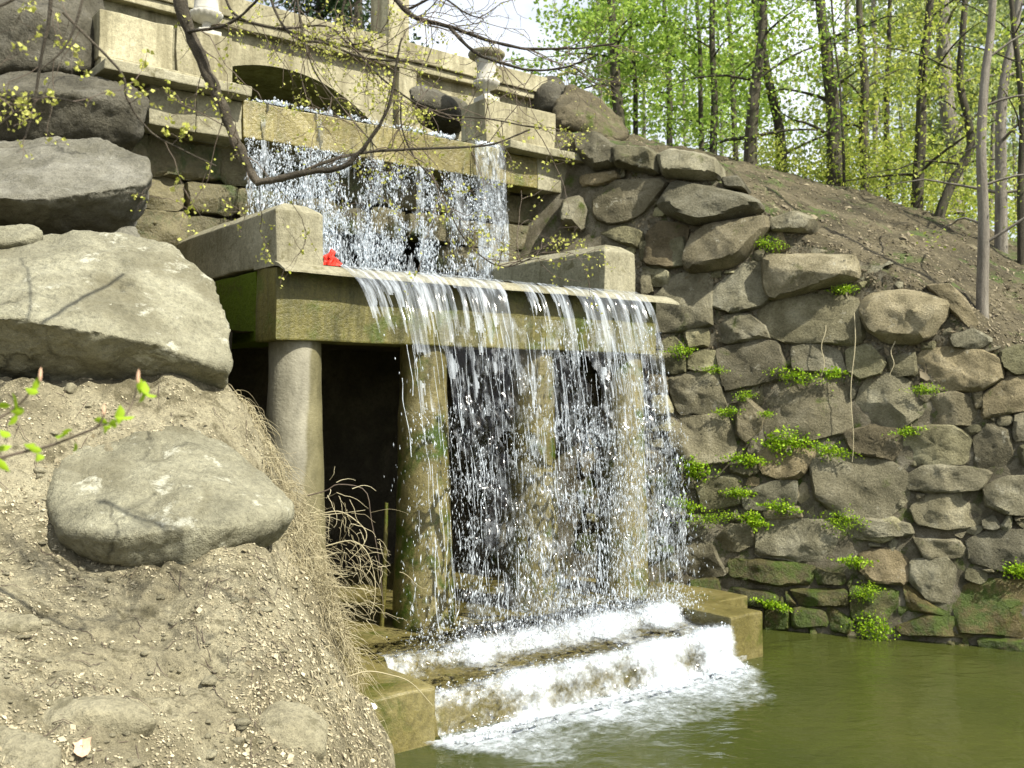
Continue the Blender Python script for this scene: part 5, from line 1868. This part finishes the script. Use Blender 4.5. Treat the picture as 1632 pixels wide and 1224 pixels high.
for i, ((x, y), sz, lab) in enumerate(PL):
    r = np.random.default_rng(500 + i)
    s_, z_ = wall_hit(x, y)
    c = wall_pt(s_, z_, .14)
    n = int(sz * 11)
    R_ = sz * 13 / FPX
    root = tag(empty('wall_plant', c), lab, 'plant', 'green plants in the wall joints')
    n = int(n * 1.5)
    aw, ah, sh = r.uniform(.45, .85), r.uniform(.16, .34), r.uniform(-.5, .5)
    t_ = r.normal(0, R_ * aw, n)
    C = np.stack([t_, r.normal(-.005, .02, n) - np.abs(r.normal(0, .02, n)), r.normal(0, R_ * ah, n) * np.exp(-(t_ / R_) ** 2 * .5) + t_ * sh * .4 - np.abs(r.normal(0, .03, n))], 1)
    C = C[:, :1] * WD[None] + C[:, 1:2] * WB[None] + np.array([[0, 0, 1]]) * C[:, 2:]
    V, F = leaf_soup(C, (r.uniform(.022, .04) * r.uniform(.5, 1.4, n)), seed=500 + i, aspect=r.uniform(.5, .95))
    link('foliage', mesh_np('foliage', V, F), M['ivy'], root)
    s = Soup()
    for k in range(7):
        e = C[r.integers(n)]
        st_ = WB * .10 + WD * r.normal(0, .02)
        s.add(*tube(np.array([st_, (st_ + e) * .5 + [0, 0, .01], e]), [.003, .0025, .0015], 4))
    link('stem', s.mesh('stem'), M['twig'], root)

# roots and vines hanging down the wall
for i, (a, b_, lab) in enumerate([((1362, 500), (1358, 735), 'pale dry vine hanging down beside the big square stone'), ((1315, 520), (1312, 600), 'short dry root hanging above the big square stone'), ((1424, 545), (1421, 600), 'short dry root under the pale bulging boulder')]):
    pts = []
    for k in np.linspace(0, 1, 12):
        s_, z_ = wall_hit(a[0] + (b_[0] - a[0]) * k + 3 * math.sin(k * 9 + i), a[1] + (b_[1] - a[1]) * k)
        pts.append(wall_pt(s_, z_, .19))
    V, F = tube(pts, np.linspace(.008, .004, 12), 5)
    tag(link('hanging_vine', mesh_np('hanging_vine', V, F, True), M['straw']), lab, 'vine', 'vines on the stone wall')

# ------------------------------------------------------------------ overhanging boughs in the foreground
def bough(name, label, limbs, twig_seeds, seed, n_twigs, bud_size=.022, bud_per=5, bud_mat='bud', twig_w=.004, tl=(.25, .7), group='boughs hanging into view', droop=.25, cl=3):
    """limbs: list of (px path, depth start, depth end, radius start, radius end)"""
    r = np.random.default_rng(seed)
    paths = []
    base = P(limbs[0][0][0][0], limbs[0][0][0][1], limbs[0][1])
    root = tag(empty(name, base), label, 'branch', group)
    for pth, d0, d1, r0, r1 in limbs:
        n = len(pth)
        pts = np.array([P(x, y, d0 + (d1 - d0) * i / (n - 1)) for i, (x, y) in enumerate(pth)]) - base
        m = 8 * n
        pp = smooth_path(pts, m)
        w = np.linspace(r0, r1, m) * (1 + .12 * vnoise(np.c_[np.arange(m) * .6, np.full(m, seed), np.zeros(m)], 3))
        pp = pp + np.c_[vnoise(np.c_[np.arange(m) * .35, np.full(m, 1.), np.zeros(m)], seed), np.zeros(m), vnoise(np.c_[np.arange(m) * .35, np.full(m, 7.), np.zeros(m)], seed)] * r0 * .22
        V, F = tube(pp, w, 8)
        link('limb', mesh_np('limb', V, F, True), M['limb'], root)
        paths.append((pp, w))
    s = Soup()
    buds = []
    wt = np.array([len(p) * np.linalg.norm(p[-1] - p[0]) for p, w in paths])
    wt = wt / wt.sum()
    def grow(p, d, L, w, lev):
        k = 8
        t = np.linspace(0, 1, k)
        cur = p.copy()
        dd = d.copy()
        path = [cur.copy()]
        for i in range(k - 1):
            dd = dd + r.normal(0, .22, 3) + np.array([0, 0, -droop * .12])
            dd /= np.linalg.norm(dd)
            cur = cur + dd * L / (k - 1)
            path.append(cur.copy())
        s.add(*tube(path, np.linspace(w, w * .4, k), 4))
        for i in range(2, k):
            if r.random() < bud_per / 8:
                for _ in range(cl):
                    buds.append(path[i] + r.normal(0, .012, 3))
            if lev < 2 and r.random() < (.38 if lev == 0 else .2):
                nd = dd + r.normal(0, .8, 3)
                nd /= np.linalg.norm(nd)
                grow(path[i], nd, L * r.uniform(.3, .6), w * .6, lev + 1)
    for i in range(n_twigs):
        pp, w = paths[r.choice(len(paths), p=wt)]
        j = r.integers(1, len(pp) - 1)
        tdir = pp[j] - pp[j - 1]
        tdir /= np.linalg.norm(tdir)
        d = tdir * .6 + r.normal(0, .6, 3)
        d[1] *= .6
        d /= np.linalg.norm(d)
        grow(pp[j], d, r.uniform(*tl), twig_w, 0)
    if s.n:
        tag(link('twigs', s.mesh('twigs'), M['twig'], root), kind='stuff')
    if buds:
        C = np.array(buds)
        V, F = leaf_soup(C, bud_size * r.uniform(.6, 1.4, len(C)), seed=seed, aspect=.8, bend=.5)
        tag(link('buds', mesh_np('buds', V, F), M[bud_mat], root), kind='stuff')
    return root

bough('hanging_bough', 'thick dark bough hanging down with an elbow in front of the upper falls', [
    ([(268, -70), (285, 0), (303, 55), (326, 105), (352, 165), (376, 222), (394, 262), (410, 292)], 4.6, 4.7, .032, .02),
    ([(408, 290), (450, 284), (500, 273), (545, 266), (578, 238), (604, 202)], 4.7, 4.6, .017, .009),
    ([(466, 280), (520, 258), (590, 242), (690, 236), (780, 231), (845, 206)], 4.7, 4.9, .009, .004),
    ([(604, 202), (622, 160), (630, 110), (640, 60)], 4.6, 4.5, .009, .004),
    ([(300, 50), (360, 40), (400, 10), (430, -30)], 4.6, 4.4, .008, .005),
    ([(272, -60), (300, -130), (340, -150), (400, -120), (470, -110)], 4.6, 7.2, .026, .014),
    ([(320, -142), (330, -100), (290, -70), (240, -60)], 5.4, 7.4, .014, .006),
], None, 11, 48, bud_size=.017, bud_per=2.8, twig_w=.003, tl=(.2, .6), cl=2)
bough('hanging_bough', 'slender bough reaching across the sky from the lamp pillar', [
    ([(610, -30), (640, 10), (672, 32), (715, 42), (770, 62), (830, 76), (900, 78), (980, 70)], 5.2, 5.0, .016, .004),
    ([(715, 42), (750, 78), (790, 98), (850, 112), (905, 106), (950, 88)], 5.1, 4.9, .010, .004),
    ([(650, 15), (700, -5), (740, 20), (770, 30)], 5.2, 5.0, .007, .003),
], None, 12, 46, bud_size=.010, bud_per=2.5, twig_w=.0028, tl=(.2, .5), cl=1)
bough('hanging_bough', 'mesh of fine budding twigs hanging in front of the bridge arch', [
    ([(420, -40), (440, 20), (470, 60), (520, 70), (580, 92), (650, 98)], 5.0, 4.8, .008, .004),
    ([(350, -40), (372, 20), (440, 45), (520, 42), (560, 70), (610, 60)], 5.0, 4.9, .007, .003),
    ([(470, -30), (480, 40), (500, 110), (540, 165), (600, 235)], 4.9, 4.8, .006, .003),
    ([(560, -30), (545, 30), (575, 90), (640, 150), (700, 180), (780, 190), (860, 205)], 4.9, 5.1, .007, .003),
    ([(640, 150), (640, 200), (660, 250), (700, 300), (740, 380), (800, 425), (870, 400)], 4.9, 5.0, .005, .003),
], None, 13, 110, bud_size=.016, bud_per=2.4, twig_w=.0026, tl=(.15, .5), cl=2)
bough('hanging_bough', 'pale thin branches crossing the dark top corner boulder', [
    ([(84, -30), (78, 30), (65, 100), (55, 165), (40, 220)], 4.0, 4.0, .009, .003),
    ([(140, -30), (120, 40), (100, 80), (66, 110)], 4.0, 3.9, .006, .003),
    ([(100, 20), (150, 70), (195, 118), (204, 160), (240, 210), (290, 238), (345, 265)], 4.1, 4.3, .006, .003),
    ([(-20, 215), (30, 175), (60, 155), (110, 160), (135, 168)], 3.6, 3.6, .005, .002),
    ([(-20, 20), (30, -5), (70, -30)], 3.8, 3.9, .006, .004),
], None, 14, 18, bud_size=.02, bud_per=2.0, twig_w=.0022, tl=(.1, .35), cl=3)
# leafy shoot close to the lens at the left
def shoot():
    base = P(-30, 738, 2.6)
    root = tag(empty('leafy_shoot', base), 'leafy shoot with opening bright green leaves reaching over the dirt at the left', 'branch', 'boughs hanging into view')
    tw = [([(-30, 738), (30, 722), (75, 712), (120, 695), (155, 680), (166, 660)], .0045), ([(-30, 680), (10, 660), (40, 635), (62, 600)], .004), ([(196, 668), (212, 640), (220, 604)], .0025), ([(155, 680), (196, 668)], .0025)]
    for p, w in tw:
        pts = np.array([P(x, y, 2.6 + .03 * math.sin(i)) for i, (x, y) in enumerate(p)]) - base
        pp = smooth_path(pts, 16)
        V, F = tube(pp, np.linspace(w, w * .6, 16), 6)
        link('stem', mesh_np('stem', V, F, True), M['twig'], root)
    r = np.random.default_rng(77)
    spots = [(5, 648), (22, 640), (20, 668), (8, 690), (28, 655), (48, 708), (56, 716), (62, 728), (98, 692), (108, 690), (118, 712), (160, 672), (168, 682), (178, 676), (190, 660), (198, 664), (222, 614), (232, 618), (226, 630), (238, 628), (2, 740), (4, 712), (50, 622), (56, 612)]
    for x, y in spots:
        c = P(x, y, 2.6 + r.uniform(-.03, .03)) - base
        L, W = r.uniform(.034, .055), r.uniform(.018, .028)
        a = r.normal(size=3)
        a[1] *= .5
        a /= np.linalg.norm(a)
        b_ = np.cross(a, r.normal(size=3) * .5 + np.array([0, -1, .5]))
        b_ /= np.linalg.norm(b_)
        c3_ = np.cross(a, b_)
        V = [c - a * L * .5]
        for k, wk in ((-.25, .7), (.05, 1), (.3, .65)):
            V += [c + a * L * k + b_ * W * .5 * wk + c3_ * W * .25, c + a * L * k, c + a * L * k - b_ * W * .5 * wk + c3_ * W * .25]
        V.append(c + a * L * .55)
        F = [(0, 1, 2), (0, 2, 3), (1, 4, 5, 2), (2, 5, 6, 3), (4, 7, 8, 5), (5, 8, 9, 6), (7, 10, 8), (8, 10, 9)]
        link('leaf', mesh_py('leaf', V, F, True), M['ivy'], root)
    for x, y in [(64, 600), (165, 658), (220, 603)]:
        c = P(x, y, 2.6) - base
        V, F = tube(np.array([[0, 0, -.012], [0, 0, 0], [.001, 0, .014], [.002, 0, .024]]) + c, [.003, .005, .004, .0008], 6)
        link('bud_scale', mesh_np('bud_scale', V, F, True), M['deadleaf'], root)
shoot()

# ------------------------------------------------------------------ small loose things
def crumple(name, size, seed, mat, loc, rot, label, cat):
    bm = bmesh.new()
    bmesh.ops.create_icosphere(bm, subdivisions=3, radius=1)
    V = np.array([v.co for v in bm.verts])
    d = 1 + .35 * fbm(V * 1.6, 3, seed, .6)
    for v, k in zip(bm.verts, d):
        v.co = Vector((v.co.x * size[0] * k * (1 - .45 * v.co.z), v.co.y * size[1] * k * (1 - .45 * v.co.z), v.co.z * size[2] * k))
    o = link(name, bm_mesh(name, bm), M[mat])
    o.location = tuple(float(c) for c in loc)
    o.rotation_euler = rot
    return tag(o, label, cat)
def red_bag():
    n, m = 40, 9
    V = []
    for i in range(m):
        k = i / (m - 1)
        for j in range(n):
            a = 2 * math.pi * j / n
            rr = (.012 + .125 * k ** .8) * (1 + (.10 + .16 * k) * math.sin(a * 7 + 2 * k) + .10 * math.sin(a * 3 + 1))
            V.append([rr * math.cos(a) * .85 + .05 * (1 - k) + .02 * math.sin(11 * k), rr * .6 * math.sin(a), .2 * (1 - k) + .02 * math.sin(3 * a + 9 * k) * k])
    F = [(i * n + j, i * n + (j + 1) % n, (i + 1) * n + (j + 1) % n, (i + 1) * n + j) for i in range(m - 1) for j in range(n)]
    F.append(tuple(range(n))[::-1])
    V = np.array(V)
    V = V + np.stack([fbm(V * 14 + 9 * a, 3, 600 + a) for a in range(3)], 1) * .018
    o = link('plastic_bag', mesh_py('plastic_bag', V, F, False), M['red'])
    o.location = tuple(float(c) for c in S(.68, .2, 4.472))
    o.rotation_euler = (0, 0, SA)
    tag(o, 'crumpled red plastic bag caught against the concrete block', 'bag')
red_bag()
p = P(590, 1090, 7.3)
crumple('plastic_scrap', (.055, .03, .016), 9, 'trash', (p[0], p[1], float(bank_z(p[None, :2])[0]) + .03), (0, .2, -.4), 'small white scrap of litter on the bank edge above the pier', 'litter')
def dead_leaf():
    h, _, _, _ = bank_bvh.ray_cast(Vector((0, 0, CAMZ)), Vector(ray(132, 1196)).normalized())
    lob = [(-.012, -.055), (.016, -.05), (.034, -.028), (.038, .004), (.05, .03), (.022, .04), (.01, .06), (-.012, .042), (-.034, .04), (-.03, .012), (-.042, -.012), (-.03, -.034)]
    V = [(0, 0, .012)] + [(x, y, .012 + .35 * abs(x) + .01 * math.sin(40 * y)) for x, y in lob]
    V += [(x, y, z - .002) for x, y, z in V]
    n = len(lob)
    F = [(0, 1 + i, 1 + (i + 1) % n) for i in range(n)] + [(n + 1, n + 2 + (i + 1) % n, n + 2 + i) for i in range(n)] + [(1 + i, n + 2 + i, n + 2 + (i + 1) % n, 1 + (i + 1) % n) for i in range(n)]
    o = link('dead_leaf', mesh_py('dead_leaf', V, F), M['deadleaf'])
    o.location = h
    o.rotation_euler = (.35, -.2, .5)
    tag(o, 'large pinkish dead leaf curled on the dirt in the near corner', 'leaf')
dead_leaf()
